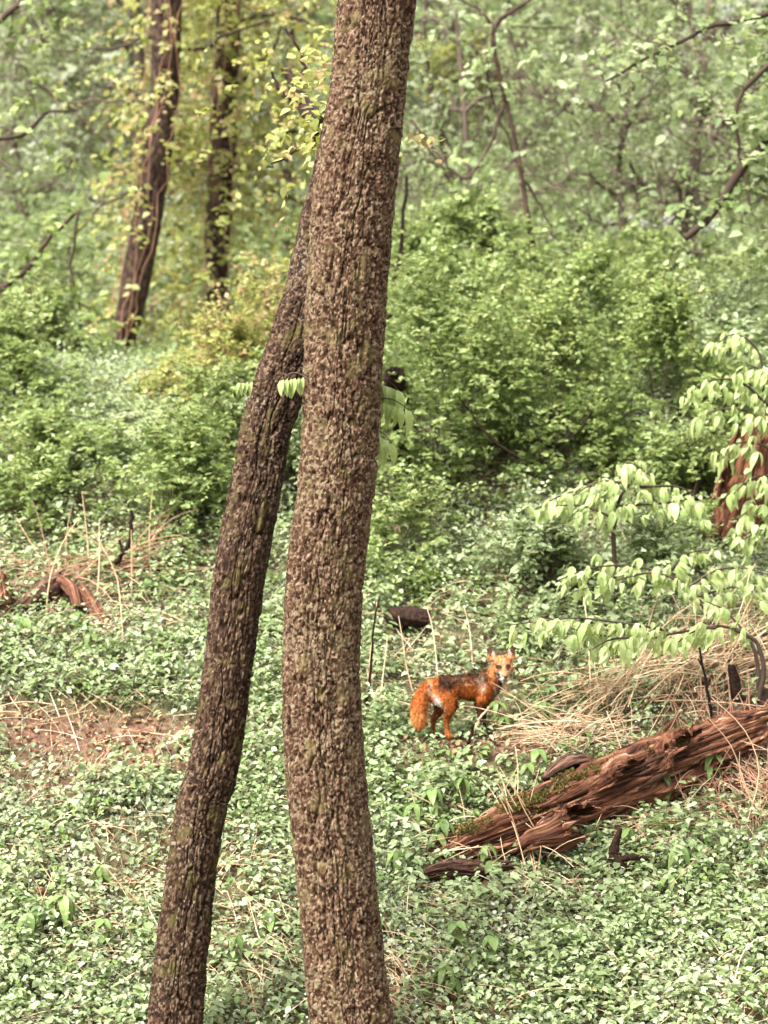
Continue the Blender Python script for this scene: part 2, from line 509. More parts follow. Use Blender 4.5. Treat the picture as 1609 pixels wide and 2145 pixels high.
# ------------------------------------------------------------------ bark trunks with real relief
def bark_trunk(path, rad, nu, nv, plate=(.03, .014), depth=.014, seed=0, flare=None):
    """path (K,3) control points from the base up, rad (K,)"""
    c = spline(np.column_stack([path, rad]), nv)
    ctr, r = c[:, :3], c[:, 3]
    t = nrm(np.gradient(ctr, axis=0))
    n1 = nrm(np.cross(t, np.array([0, 1.0, 0]))); n2 = np.cross(t, n1)
    v_ = np.linspace(-np.pi, np.pi, nu, endpoint=False)
    a = v_ - .75 * np.sin(v_) + np.pi / 2                 # finer sampling on one half
    a = np.mod(a, 2 * np.pi)
    L = np.concatenate([[0], np.cumsum(np.linalg.norm(np.diff(ctr, axis=0), axis=1))])
    R0 = float(np.mean(r))
    A, S = np.meshgrid(a, L)
    u = A * R0
    circ = 2 * np.pi * R0
    CA, SA = np.cos(A) * R0, np.sin(A) * R0
    wx = .6 * fbm(CA * 13 + 9, S * 4 + SA * 13, seed + 1)
    jag = fbm(CA * 90 + 2, S * 45 + SA * 90, seed + 12, 2)
    jag2 = fbm(SA * 90 + 4, S * 60 + CA * 90, seed + 14, 2)
    # long columns between furrows, each broken into small flakes
    ux = (A - np.pi * 1.5) % (2 * np.pi) * R0            # seam at the far side
    ux = ux + .012 * fbm(ux * 14, S * 9, seed + 31) + .004 * jag
    w1 = np.abs(fbm(ux / (plate[0] * 2.0), S / (plate[0] * 11), seed, 2))
    w2 = np.abs(fbm(ux / (plate[0] * 1.0) + 7, S / (plate[0] * 5) + .6 * jag2, seed + 21, 2))
    furrow = .66 * np.clip((w1 - .018) / .055, 0, 1) ** .7 + .34 * np.clip((w2 - .014) / .06, 0, 1) ** .7
    idg = vnoise(ux / plate[0], S / (plate[0] * 4), seed + 23)
    nf = max(8, round(circ / plate[1]))
    f1, f2, idc = cells(A / (2 * np.pi) * nf + 1.2 * wx + .9 * jag, S / (plate[1] * 1.5) + .9 * jag2, seed + 3, wrap=nf)
    chip = np.clip((f2 - f1 - .03) / .18, 0, 1)
    lift = .5 * (np.mod(S / (plate[1] * 1.5) + idc, 1.0) - .5)
    small = fbm(CA * 120, S * 70 + SA * 120, seed + 6, 3)
    big = fbm(CA * 8 + 3, S * 1.1 + SA * 8, seed + 8, 3)
    d = depth * (furrow * (1.0 + .5 * idg) + chip * (.03 + .17 * idc) + lift * chip * .16 + .36 * small - .95) + R0 * .13 * big
    rr = r[:, None] + d
    V = ctr[:, None] + rr[..., None] * (np.cos(A)[..., None] * n1[:, None] + np.sin(A)[..., None] * n2[:, None])
    idx = np.arange(nv * nu).reshape(nv, nu)
    nx = np.roll(idx, -1, axis=1)
    q = np.stack([idx[:-1], nx[:-1], nx[1:], idx[1:]], -1).reshape(-1, 4)
    return V.reshape(-1, 3), q, idc.ravel(), (ctr, r)

def trunk_from_pixels(rows, Y, extra_top, base_extra=1.0):
    """rows: (py, centre px, width px) from the bottom of the photo up"""
    pts, rad = [], []
    Yf = Y if callable(Y) else (lambda py: Y)
    for py, cx, wd in rows:
        pts.append(P(cx, py, Yf(py))); rad.append(wd / 2 / F * Yf(py))
    Y = Yf(rows[0][0])
    pts, rad = np.array(pts), np.array(rad)
    d = pts[0] - pts[1]; d = d / np.linalg.norm(d)
    gz = float(H(pts[0][0], Y))
    k = max(.3, (pts[0][2] - gz + .25) / max(.2, -d[2]))
    base = pts[0] + d * k
    pts = np.vstack([base, pts[0] + d * k * .6, pts])
    rad = np.concatenate([[rad[0] * 1.35], [rad[0] * 1.08], rad])
    for e, rf in extra_top:
        pts = np.vstack([pts, e]); rad = np.append(rad, rad[-1] * rf)
    return pts, rad

def big_leaf_mesh(name, mat, rnd, droop=.5, width=.30):
    """a single leaf of 2 x 5 quads, folded along its midrib and hanging at its tip"""
    ys = np.array([0, .18, .42, .68, .88, 1.0])
    ws = np.array([.02, .75, 1.0, .78, .38, .02]) * width
    V = []
    for y, wd in zip(ys, ws):
        z = -droop * y ** 2
        yy = y * (1 - .25 * droop * y)
        V += [(-wd, yy, z + .35 * wd), (0, yy, z), (wd, yy, z + .35 * wd)]
    q = []
    for k in range(5):
        for s in (0, 1):
            q.append([k * 3 + s, k * 3 + s + 1, k * 3 + s + 4, k * 3 + s + 3])
    return mesh_np(name, np.array(V), np.array(q), mat, {'rnd': np.full(len(V), rnd)}, smooth=True)

LEAFS = {k: [big_leaf_mesh('leaf', M[k], r, d, wd) for r, d, wd in ((.1, .5, .21), (.4, .75, .18), (.7, .35, .24), (.95, .95, .20), (.55, .6, .16))] for k in ('pale', 'seedling')}

def place_leaf(kind, parent, loc, ydir, up, size, name='leaf'):
    y = Vector(ydir).normalized()
    x = y.cross(Vector(up)).normalized()
    z = x.cross(y)
    m = Matrix((x, y, z)).transposed()
    o = bpy.data.objects.new(name, random.choice(LEAFS[kind]))
    col.objects.link(o)
    o.parent = parent
    o.location = loc
    o.rotation_euler = m.to_euler()
    o.scale = (size * random.uniform(.85, 1.2), size, size)
    return o

def front_trees():
    rows = [(2145, 737, 168), (2000, 719, 160), (1800, 700, 157), (1600, 680, 160), (1400, 674, 156), (1200, 683, 156),
            (1000, 705, 158), (800, 717, 158), (600, 727, 162), (400, 742, 166), (200, 769, 154), (0, 790, 156)]
    Y = 11.3
    top = P(790, 0, Y)
    pts, rad = trunk_from_pixels(rows, Y, [(top + np.array([.10, 0, .8]), .97), (top + np.array([.2, .05, 2.0]), .92), (top + np.array([.25, .1, 3.6]), .8), (top + np.array([.3, .2, 5.4]), .5)])
    root = thing('tree', 'thick grey brown trunk in front, flecked with lichen, rising the full height', 'tree', pts[0], 'two leaning trunks in front of the slope')
    V, q, idc, _ = bark_trunk(pts, rad, 160, 1300, plate=(.020, .009), depth=.023, seed=40)
    obj('trunk', mesh_np('trunk', V - pts[0], q, M['bark_a'], {'rnd': idc}), root)
    # a few upper limbs above the frame
    limbs = []
    for k in range(5):
        b = top + np.array([.22, .08, 2.2 + k * .55])
        dd = np.array([math.cos(k * 2.4), math.sin(k * 2.4) * .8, .9])
        limbs.append(np.array([b + dd * s * 1.5 + np.array([0, 0, .2 * s * s]) for s in np.linspace(0, 1, 7)]))
    Vb, qb, al, rn = tubes(np.array(limbs), np.linspace(.075, .015, 7)[None].repeat(5, 0), 7)
    obj('limb', mesh_np('limb', Vb - pts[0], qb, M['bark_a'], {'rnd': rn}, smooth=True), root)
    # leafy shoots hanging on both sides of the trunk
    def shoot(px, py, dpx, dpy, n, size, Yo, spread):
        a, b = P(px, py, Y + Yo), P(px + dpx, py + dpy, Y + Yo - .02)
        path = np.array([a + (b - a) * s + np.array([0, 0, .03 * math.sin(s * 3.1)]) for s in np.linspace(-.15, 1, 6)])
        Vt, qt, al, rn = tubes(path, np.linspace(.005, .002, 6), 5)
        base = a
        sh = obj('shoot', mesh_np('shoot', Vt - base, qt, M['twig'], {'rnd': rn}), root, base - pts[0])
        for i in range(n):
            s = (i + .5) / n
            p = a + (b - a) * s
            yd = np.array([np.sign(dpx) * .35 + random.uniform(-.2, .2), random.uniform(-.35, .2), -1.0])
            place_leaf('pale', sh, p - base, yd, (random.uniform(-.3, .3) + .5 * np.sign(dpx), -1, .5), size * random.uniform(.8, 1.15))
    shoot(640, 790, -50, 5, 6, .105, -.12, 1)
    shoot(785, 800, 50, 18, 7, .15, .16, 1)
    shoot(785, 838, 70, 20, 6, .14, .10, 1)
    shoot(780, 905, 40, 25, 4, .16, .12, 1)

    rows = [(2145, 365, 108), (2000, 379, 102), (1800, 404, 99), (1680, 425, 100), (1600, 449, 100), (1400, 478, 97), (1200, 503, 103),
            (1000, 541, 101), (900, 559, 98), (800, 590, 106), (700, 628, 110), (600, 655, 108), (500, 676, 105), (350, 710, 100), (150, 752, 96), (0, 778, 92)]
    Y2 = 11.95
    top = P(778, 0, Y2)
    pts2, rad2 = trunk_from_pixels(rows, lambda py: float(np.interp(py, [0, 500, 900, 2145], [11.95, 11.95, 11.7, 11.35])), [(top + np.array([.12, .1, .8]), .95), (top + np.array([.35, .3, 2.2]), .85), (top + np.array([.5, .5, 4.4]), .5)])
    root2 = thing('tree', 'thinner dark trunk leaning behind the thick lichen flecked trunk', 'tree', pts2[0], 'two leaning trunks in front of the slope')
    V, q, idc, _ = bark_trunk(pts2, rad2, 116, 1020, plate=(.020, .009), depth=.022, seed=90)
    obj('trunk', mesh_np('trunk', V - pts2[0], q, M['bark_b'], {'rnd': idc}), root2)
    Y2 = 11.72
    a = P(520, 803, Y2 - .1)
    path = np.array([P(545, 815, Y2 - .05), P(530, 806, Y2 - .1), P(515, 800, Y2 - .12), P(500, 802, Y2 - .13)])
    Vt, qt, al, rn = tubes(path, np.array([.005, .004, .003, .002]), 5)
    sh = obj('shoot', mesh_np('shoot', Vt - a, qt, M['twig'], {'rnd': rn}), root2, a - pts2[0])
    for i in range(4):
        place_leaf('pale', sh, P(528 - i * 8, 800, Y2 - .12) - a, (random.uniform(-.6, .1), -.2, -.7), (-.2, -1, .7), .075)
    return root2, pts2[0]
LEANING, LEANING_BASE = front_trees()

# ------------------------------------------------------------------ leafy sprays, shrubs and trees
def sprays(starts, dirs, length, n, leaf, tmpl, droop=.5, spread=.6, jitter=.0):
    """n leaves along each twig; returns scatter arrays and the twig paths"""
    N = len(starts)
    s = np.linspace(.1, 1, n)[None, :, None]
    L = np.asarray(length).reshape(-1, 1, 1)
    pos = starts[:, None] + dirs[:, None] * s * L + np.array([0, 0, -1.0]) * droop * L * s ** 2
    pos = pos + rng.normal(size=pos.shape) * (jitter + .02 * L)
    side = nrm(np.cross(dirs, np.array([0, 0, 1.0])) + 1e-3)
    sg = np.where(np.arange(n) % 2, 1.0, -1.0)[None, :, None]
    yd = dirs[:, None] * .6 + side[:, None] * sg * .9 + rng.normal(size=pos.shape) * spread * .7
    yd[..., 2] -= droop * .7
    nd = rng.normal(size=pos.shape) * spread
    nd[..., 2] += 1.0
    nd[..., 1] -= .25
    size = leaf * (.6 + .8 * rng.random((N, n)))
    V, q = scatter(pos.reshape(-1, 3), yd.reshape(-1, 3), nd.reshape(-1, 3), size.ravel(), tmpl)
    base = np.clip(.5 + .28 * rng.normal(size=(N, 1)), 0, 1)
    rnd = np.clip(base + .22 * rng.normal(size=(N, n)), 0, 1).ravel()
    return V, q, np.repeat(rnd, len(tmpl[0]))

def shrub(name, label, cat, px, py_top, py_base, wpx, Y, n, leaf, mat, depth=.7, group=None, droop=.35, stems=9, twig='twig', dry=0, gy=None):
    """an arching multi-stemmed shrub; the photo gives its outline, Y its distance"""
    cx = (px - 804.5) / F * Y
    z0 = float(H(cx, Y)) if gy is None else gy
    zt = -(py_top - 1072.5) / F * Y
    zb = -(py_base - 1072.5) / F * Y
    rx = wpx / 2 / F * Y
    root = thing(name, label, cat, (cx, Y, z0), group)
    hgt = zt - zb
    # twig starts through the volume, thinned by clumps
    leaf *= .82
    n = int(n * 1.15)
    N = n
    th = rng.uniform(0, 2 * np.pi, N * 3)
    rr = rng.random(N * 3) ** .45
    hh = rng.random(N * 3)
    prof = np.sin(np.pi * np.clip(.16 + hh * .80, 0, 1)) ** .7
    x = np.cos(th) * rr * rx * prof * (1 + .6 * fbm(th * 1.3, hh * 3, len(label), 2))
    y = np.sin(th) * rr * depth * prof
    z = zb - z0 + hh * hgt * (1 + .75 * fbm(x * 3.0 / rx, y * 2 + 3.7, len(label) + 2, 3))
    clump = fbm(x * 2.2 + 9 * px, z * 2.2 + y * 1.5, 13, 3)
    keep = np.argsort(-(clump + .20 * rng.normal(size=N * 3)))[:N]
    st = np.stack([x, y, z], -1)[keep]
    out = nrm(np.stack([st[:, 0] / rx, st[:, 1] / depth - .2, .35 + .3 * rng.random(N)], -1) + .5 * rng.normal(size=(N, 3)))
    tmpl = LEAF_MID if Y < 17.5 else LEAF_SIMPLE
    V, q, rnd = sprays(st, out, rng.uniform(.10, .30, N) * (leaf / .05), 8, leaf * (1 if Y < 17.5 else 1.12), tmpl, droop=droop)
    # long loose shoots beyond the outline
    m = 34
    k = rng.choice(np.nonzero(st[:, 2] > .45 * hgt)[0] if (st[:, 2] > .45 * hgt).any() else np.arange(N), m)
    sd_ = nrm(np.stack([rng.normal(size=m) * .7, rng.normal(size=m) * .5 - .2, .5 + .6 * rng.random(m)], -1))
    Ls = rng.uniform(.25, .6, m)
    V2, q2, rnd2 = sprays(st[k], sd_, Ls, 15, leaf, tmpl, droop=.25)
    V = np.vstack([V, V2]); q = np.vstack([q, q2 + len(V) - len(V2)]); rnd = np.concatenate([rnd, np.clip(rnd2 + .2, 0, 1)])
    tt = np.linspace(0, 1, 7)[None, :, None]
    shoots = st[k][:, None] + sd_[:, None] * tt * Ls[:, None, None] + np.array([0, 0, -1.0]) * .25 * Ls[:, None, None] * tt ** 2
    obj('foliage', mesh_np('foliage', V, q, mat, {'rnd': rnd}), root, kind='stuff')
    # stems: one curved path from the base to a point of the crown each
    tg = st[rng.choice(N, stems * 4)]
    paths, rad = [], []
    for i, e in enumerate(tg):
        b = np.array([rng.normal() * .10 * rx, rng.normal() * .1, -.08])
        mid = b * .5 + e * .5 + np.array([0, 0, .16 * hgt]) + rng.normal(size=3) * .05
        p = spline(np.array([b, mid, e + (e - mid) * .15]), 9)
        p += rng.normal(size=p.shape) * .008
        p[0] = b
        paths.append(p)
        r0 = rng.uniform(.005, .012) if i < stems else .0035
        rad.append(np.linspace(r0, r0 * .3, 9))
    Vt, qt, al, rn = join([tubes(np.array(paths), np.array(rad), 5), tubes(shoots, np.linspace(.0035, .0015, 7)[None].repeat(m, 0), 4)])
    obj('stem', mesh_np('stem', Vt, qt, M[twig], {'rnd': rn}), root, kind='stuff')
    return root

SH = 'shrubs of the thicket on the slope'
shrub('shrub', 'large leafy green shrub directly above the dark log, right of the thick trunk', 'shrub', 930, 640, 1160, 400, 16.6, 1500, .054, M['shrub'], group=SH)
shrub('shrub', 'leafy shrub behind the topmost drooping pale branch of the sapling', 'shrub', 1150, 700, 1130, 330, 16.9, 1150, .052, M['shrub_dark'], group=SH)
shrub('shrub', 'dark green shrub beside the orange rotten stump', 'shrub', 1390, 690, 1060, 380, 17.1, 1250, .052, M['shrub_dark'], group=SH)
shrub('shrub', 'low bushy shrub touching the thick trunk, just above the dark log', 'shrub', 850, 1080, 1290, 220, 15.6, 420, .052, M['shrub'], .4, group=SH)
shrub('shrub', 'low pale green bush rising behind the head of the fox', 'shrub', 1120, 1130, 1360, 330, 15.3, 620, .052, M['weed'], .45, group=SH)
shrub('shrub', 'pale bush among drooping branches above the straw heap', 'shrub', 1400, 1130, 1380, 360, 15.3, 620, .052, M['weed'], .45, group=SH)
shrub('shrub', 'dense shrub at the left edge behind the decayed logs', 'shrub', 110, 850, 1230, 380, 16.6, 1300, .055, M['shrub'], group=SH)
shrub('shrub', 'thin stemmed shrub standing left of the leaning dark trunk', 'shrub', 370, 880, 1290, 270, 16.0, 800, .05, M['shrub'], .5, group=SH, stems=16)
shrub('shrub', 'yellow green bush at the foot of the vine covered tree', 'shrub', 470, 690, 940, 330, 18.0, 950, .055, M['yellow'], .7, group=SH)
shrub('shrub', 'leafy bush seen in the gap between the two leaning trunks', 'shrub', 600, 900, 1260, 150, 16.3, 420, .052, M['weed'], .4, group=SH)
shrub('shrub', 'green shrub high on the slope below the slanting slender stem', 'shrub', 1010, 440, 760, 420, 20.0, 1000, .062, M['shrub'], .9, group=SH)
shrub('shrub', 'green shrub in front of the slim far trunk', 'shrub', 1330, 500, 820, 380, 20.5, 950, .062, M['shrub'], .9, group=SH)
shrub('shrub', 'bright shrub at the right edge below the evergreen', 'shrub', 1580, 560, 900, 260, 19.5, 700, .06, M['shrub'], .8, group=SH)
shrub('shrub', 'shadowy shrub at the left edge below the bent bare branch', 'shrub', 70, 640, 880, 300, 19.6, 900, .062, M['shrub'], .9, group=SH)
shrub('shrub', 'shrub behind the forked dead stem', 'shrub', 870, 470, 700, 220, 19.6, 450, .06, M['shrub'], .6, group=SH)
shrub('shrub', 'yellowish bush left of the leaning trunk where the trunks cross', 'shrub', 570, 540, 800, 190, 18.6, 420, .056, M['yellow'], .5, group=SH)

shrub('shrub', 'tall loose bush at the left edge behind the dense edge shrub', 'shrub', 30, 720, 1000, 360, 17.8, 1100, .056, M['shrub'], .7, group=SH)
shrub('shrub', 'tall bright bush in front of the foot of the dark vine draped trunk', 'shrub', 270, 870, 1040, 380, 17.4, 1100, .054, M['weed'], .7, group=SH)
shrub('shrub', 'bush leaning against the upper part of the leaning trunk from the left', 'shrub', 470, 800, 1120, 260, 16.8, 700, .05, M['shrub'], .5, group=SH)
shrub('shrub', 'bright shrub in the middle of the slope over the high pale sapling', 'shrub', 1240, 600, 960, 460, 18.2, 1300, .055, M['shrub'], .8, group=SH)
shrub('shrub', 'wide bright shrub between the thick trunk and the middle of the slope', 'shrub', 990, 560, 900, 440, 18.0, 1300, .055, M['shrub'], .8, group=SH)
shrub('shrub', 'bush at the right edge above the orange stump', 'shrub', 1540, 620, 960, 320, 18.0, 1000, .055, M['weed'], .7, group=SH)
shrub('shrub', 'low shrub right of the high pale sapling, below the dark shrub', 'shrub', 1430, 940, 1180, 330, 16.2, 700, .052, M['shrub'], .5, group=SH)
# --- far trees: three kinds, each kind one trunk mesh and one crown mesh, shared by its copies
def tree_meshes(seed, hgt, crown_r, tr, nl, nspray, leaf, mat, low=.12, twiggy=10):
    r = np.random.default_rng(seed)
    trunk = np.array([[0, 0, -.3], [r.normal() * .1, 0, hgt * .3], [r.normal() * .25, r.normal() * .2, hgt * .65], [r.normal() * .4, 0, hgt]])
    tp = spline(trunk, 12)
    parts = [tubes(tp, np.linspace(tr, tr * .25, 12), 9)]
    ends, paths, rads = [], [], []
    for k in range(nl):
        f = low + (1 - low) * (k + .5) / nl
        b = tp[min(11, int(f * 11))]
        a = r.uniform(0, 6.283)
        L = crown_r * (1.15 - .65 * f) * r.uniform(.7, 1.2)
        d = np.array([math.cos(a), math.sin(a), r.uniform(-.05, .7)])
        p = spline(np.array([b, b + d * L * .5 + [0, 0, .12 * L], b + d * L + [0, 0, r.uniform(-.2, .15) * L]]), 8)
        p[1:] += r.normal(size=p[1:].shape) * .05
        paths.append(p); rads.append(np.linspace(tr * .32, .012, 8))
        for j in range(twiggy):
            s = p[int(r.integers(2, 8))]
            e = s + r.normal(size=3) * np.array([.55, .55, .5]) * crown_r * .35
            pp = spline(np.array([s, (s + e) / 2 + r.normal(size=3) * .12, e]), 8)
            paths.append(pp); rads.append(np.linspace(.014, .004, 8)); ends.append(e)
    parts.append(tubes(np.array(paths), np.array(rads), 5))
    V, q, al, rn = join(parts)
    tm = mesh_np('trunk', V, q, M['far_twig'], {'rnd': rn}, smooth=True)
    ends = np.array(ends)
    c = ends[r.integers(0, len(ends), nspray)] + r.normal(size=(nspray, 3)) * np.array([.4, .4, .3]) * crown_r * .3
    d = nrm(r.normal(size=(nspray, 3)) + np.array([0, 0, .2]))
    V, q, rnd = sprays(c, d, r.uniform(.2, .6, nspray), 7, leaf, LEAF_SIMPLE, droop=.5)
    cm = mesh_np('crown', V, q, mat, {'rnd': rnd})
    return tm, cm

KINDS = [tree_meshes(1, 7.0, 2.6, .13, 18, 1500, .105, M['far']),
         tree_meshes(2, 8.5, 3.0, .16, 20, 1700, .11, M['far_grey'], twiggy=16),
         tree_meshes(3, 5.5, 2.4, .10, 16, 1400, .10, M['far']),
         tree_meshes(4, 6.5, 2.5, .11, 18, 800, .080, M['far'], twiggy=24)]
KLAB = ['soft green leafy tree of the blurred wood on the far slope', 'grey green spreading tree of the blurred wood on the far slope',
        'short bushy tree of the blurred wood on the far slope', 'twiggy half bare tree of the blurred wood on the far slope']

def far_trees():
    k = 0
    rows = [(22.6, [1.05, 2.2, 3.2], 0), (27.5, [-4.2, -2.6, 1.6, 6.0], 0), (32, [-6, -3.4, -1.3, 1.3, 2.4, 7.4], .3), (37.5, [-7.4, -4.6, -2.2, .3, 2.6, 6.6], .2),
            (44, [-8.6, -5.6, -2.8, -.2, 2.9, 5.6, 8.6], 0), (52, [-10, -6.8, -3.4, .2, 3.4, 6.4, 9.8], .4), (61, [-12, -8, -4, 0, 4, 8, 12], 0)]
    for Y, xs, ph in rows:
        for x in xs:
            kind = [0, 1, 2, 3, 1, 0, 3, 2][k % 8]
            if Y < 24:
                kind = 3
            elif x > 3 and Y < 40:
                kind = 3 if k % 2 else 2
            x = x + rng.normal() * .3; y = Y + rng.normal() * .8
            o = thing('tree', KLAB[kind], 'tree', (x, y, float(H(x, y)) - .1), 'trees of the far wood, ' + ['soft green', 'grey green', 'short bushy', 'twiggy'][kind])
            s = rng.uniform(.85, 1.2)
            if Y < 30:
                s *= .7 if Y > 24 else .62
            o.scale = (s, s, s * rng.uniform(.9, 1.1))
            o.rotation_euler = (0, 0, rng.uniform(0, 6.28))
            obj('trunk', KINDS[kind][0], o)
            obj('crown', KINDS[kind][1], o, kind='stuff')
            k += 1
far_trees()

def far_undergrowth():
    n = 26000
    y = 19 + 44 * rng.random(n) ** 1.2
    x = (rng.random(n) - .5) * 2 * (y * .2 + 1.2)
    hmax = np.clip(1.7 + 2.2 * fbm(x * .5, y * .5, 61), .3, 3.2) * np.clip((y - 18) / 8, .25, 1)
    onpath = (np.abs(y - 34.6) < 2.6) & (x > 3.0)
    hmax = np.where(onpath, .1, hmax)
    hmax = np.where((y > 27) & (y < 37) & (x > 2.9), hmax * .25, hmax)
    hmax = np.where((y < 23) & (x < .3), hmax * .35, hmax)
    keep = ~((np.abs(y - 34.8) < 1.0) & (x > 3.0))
    x, y, hmax = x[keep], y[keep], hmax[keep]
    n = len(x)
    z = H(x, y) + hmax * rng.random(n) ** .7
    d = rdir(n, .3)
    V, q, rnd = sprays(np.stack([x, y, z], -1), d, rng.uniform(.15, .5, n) * np.clip(y / 35, .5, 1.3), 5, .09, LEAF_SIMPLE, droop=.4)
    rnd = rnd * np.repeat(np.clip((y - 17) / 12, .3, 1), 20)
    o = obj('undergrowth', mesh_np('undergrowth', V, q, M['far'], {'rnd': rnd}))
    tag(o, 'pale blurred undergrowth covering the far slope', 'undergrowth', kind='stuff')
far_undergrowth()

# ------------------------------------------------------------------ hand-placed trees of the middle distance
def px_path(pts, Y, n=14, dY=0.0):
    return spline(np.array([P(a, b, Y + dY * i / max(1, len(pts) - 1)) for i, (a, b) in enumerate(pts)]), n)

def branches(specs, Y, wob=.012):
    """specs: (points, radius px at start, at end)"""
    parts = []
    for pts, r0, r1 in specs:
        p = px_path(pts, Y, 14)
        p[1:-1] += rng.normal(size=p[1:-1].shape) * wob
        parts.append(tubes(p, np.linspace(r0, r1, 14) / F * Y, 6))
    return parts

def twigs_along(path, n, L, r, droop=0.0):
    """thin side twigs on a path"""
    i = rng.integers(2, len(path), n)
    s = path[i]
    d = rng.normal(size=(n, 3)) * np.array([1, .7, .8])
    d[:, 2] += -droop
    d = nrm(d)
    Ls = rng.uniform(.4, 1, n)[:, None] * L
    t = np.linspace(0, 1, 7)[None, :, None]
    pp = s[:, None] + d[:, None] * t * Ls[:, None] + rng.normal(size=(n, 1, 3)) * .15 * t ** 2 * L
    return tubes(pp, np.linspace(r, r * .35, 7)[None].repeat(n, 0), 4), pp[:, -1]

def vine_tree(label, rows, Y, ivy_n, seed, mat_leaf, twig_specs, ivy_spread=.35, bark='bark_c'):
    pts = np.array([P(cx, py, Y) for py, cx, wd in rows]); rad = np.array([wd / 2 / F * Y for py, cx, wd in rows])
    base = pts[0].copy(); base[2] = float(H(base[0], Y)) - .2; base[0] -= (pts[1][0] - pts[0][0]) * .5
    top = pts[-1] + (pts[-1] - pts[-2]) * 1.2
    top2 = top + np.array([.1, .1, 2.5])
    pts = np.vstack([base, pts, top, top2]); rad = np.concatenate([[rad[0] * 1.2], rad, [rad[-1] * .95], [rad[-1] * .6]])
    root = thing('tree', label, 'tree', base)
    V, q, idc, (ctr, r) = bark_trunk(pts, rad, 56, 300, plate=(.045, .03), depth=.02, seed=seed)
    obj('trunk', mesh_np('trunk', V - base, q, M[bark], {'rnd': idc}), root)
    if twig_specs:
        for pts_, r0, r1 in twig_specs:
            p = px_path(pts_, Y, 14)
            p[1:-1] += rng.normal(size=p[1:-1].shape) * .012
            tw, e = twigs_along(p, 7, .5, .006)
            V, q, al, rn = join([tubes(p, np.linspace(r0, r1, 14) / F * Y, 6), tw])
            obj('branch', mesh_np('branch', V - base, q, M['twig'], {'rnd': rn}, smooth=True), root)
    # climbing vine: tan stems and yellow green leaves
    n = 9
    paths = []
    for k in range(n):
        i = np.linspace(0, len(ctr) - 1, 24).astype(int)
        a = rng.uniform(0, 6.28) + np.cumsum(rng.normal(size=24) * .25)
        rr = r[i] * (1.15 + .5 * rng.random(24))
        paths.append(ctr[i] + np.stack([np.cos(a) * rr, np.sin(a) * rr, rng.normal(size=24) * .04], -1))
    Vt, qt, al, rn = tubes(np.array(paths), np.full((n, 24), .0045), 4)
    obj('vine_stem', mesh_np('vine_stem', Vt - base, qt, M['straw_red'], {'rnd': rn}), root)
    i = rng.integers(0, len(ctr), ivy_n)
    dens = fbm(i * .012, i * 0 + seed, seed) + .2 * rng.normal(size=ivy_n)
    i = i[dens > -.1]
    m = len(i)
    a = rng.uniform(0, 6.28, m)
    rr = r[i] * 1.1 + np.abs(rng.normal(size=m)) * ivy_spread
    c = ctr[i] + np.stack([np.cos(a) * rr, np.sin(a) * rr, rng.normal(size=m) * .1], -1)
    d = np.stack([np.cos(a), np.sin(a), rng.normal(size=m) * .4 - .2], -1)
    V, q, rnd = sprays(c, nrm(d), rng.uniform(.12, .35, m), 6, .075, LEAF_OVATE, droop=.6)
    obj('vine_leaves', mesh_np('vine_leaves', V - base, q, mat_leaf, {'rnd': rnd}), root, kind='stuff')
    return root

vine_tree('dark red brown trunk at upper left, draped in yellow green vine', [(800, 245, 40), (700, 262, 48), (600, 283, 56), (500, 301, 58), (400, 318, 58), (300, 332, 58), (200, 343, 58), (100, 347, 58), (0, 349, 60)],
          21.5, 420, 3, M['yellow'],
          [([(345, 60), (290, 85), (240, 100), (110, 105)], 5, 2), ([(330, 210), (250, 215), (140, 215)], 4, 2), ([(300, 400), (260, 410), (215, 430), (150, 500)], 4, 2),
           ([(345, 90), (420, 105), (470, 75), (560, 45)], 5, 2.5), ([(320, 340), (380, 335), (450, 340)], 3, 1.5)], .12)
vine_tree('slim trunk smothered in tan vine and yellow leaves, between dark trunk and leaning trunks', [(620, 455, 44), (500, 455, 50), (400, 462, 54), (300, 466, 52), (200, 470, 50), (100, 476, 48), (0, 480, 44)],
          22.5, 1700, 8, M['yellow'],
          [([(480, 330), (540, 290), (610, 275), (650, 285)], 6, 3), ([(470, 420), (560, 400), (640, 430)], 4, 2), ([(480, 60), (560, 30), (680, 60)], 7, 3), ([(470, 200), (560, 120), (600, 30)], 5, 2)], .55)

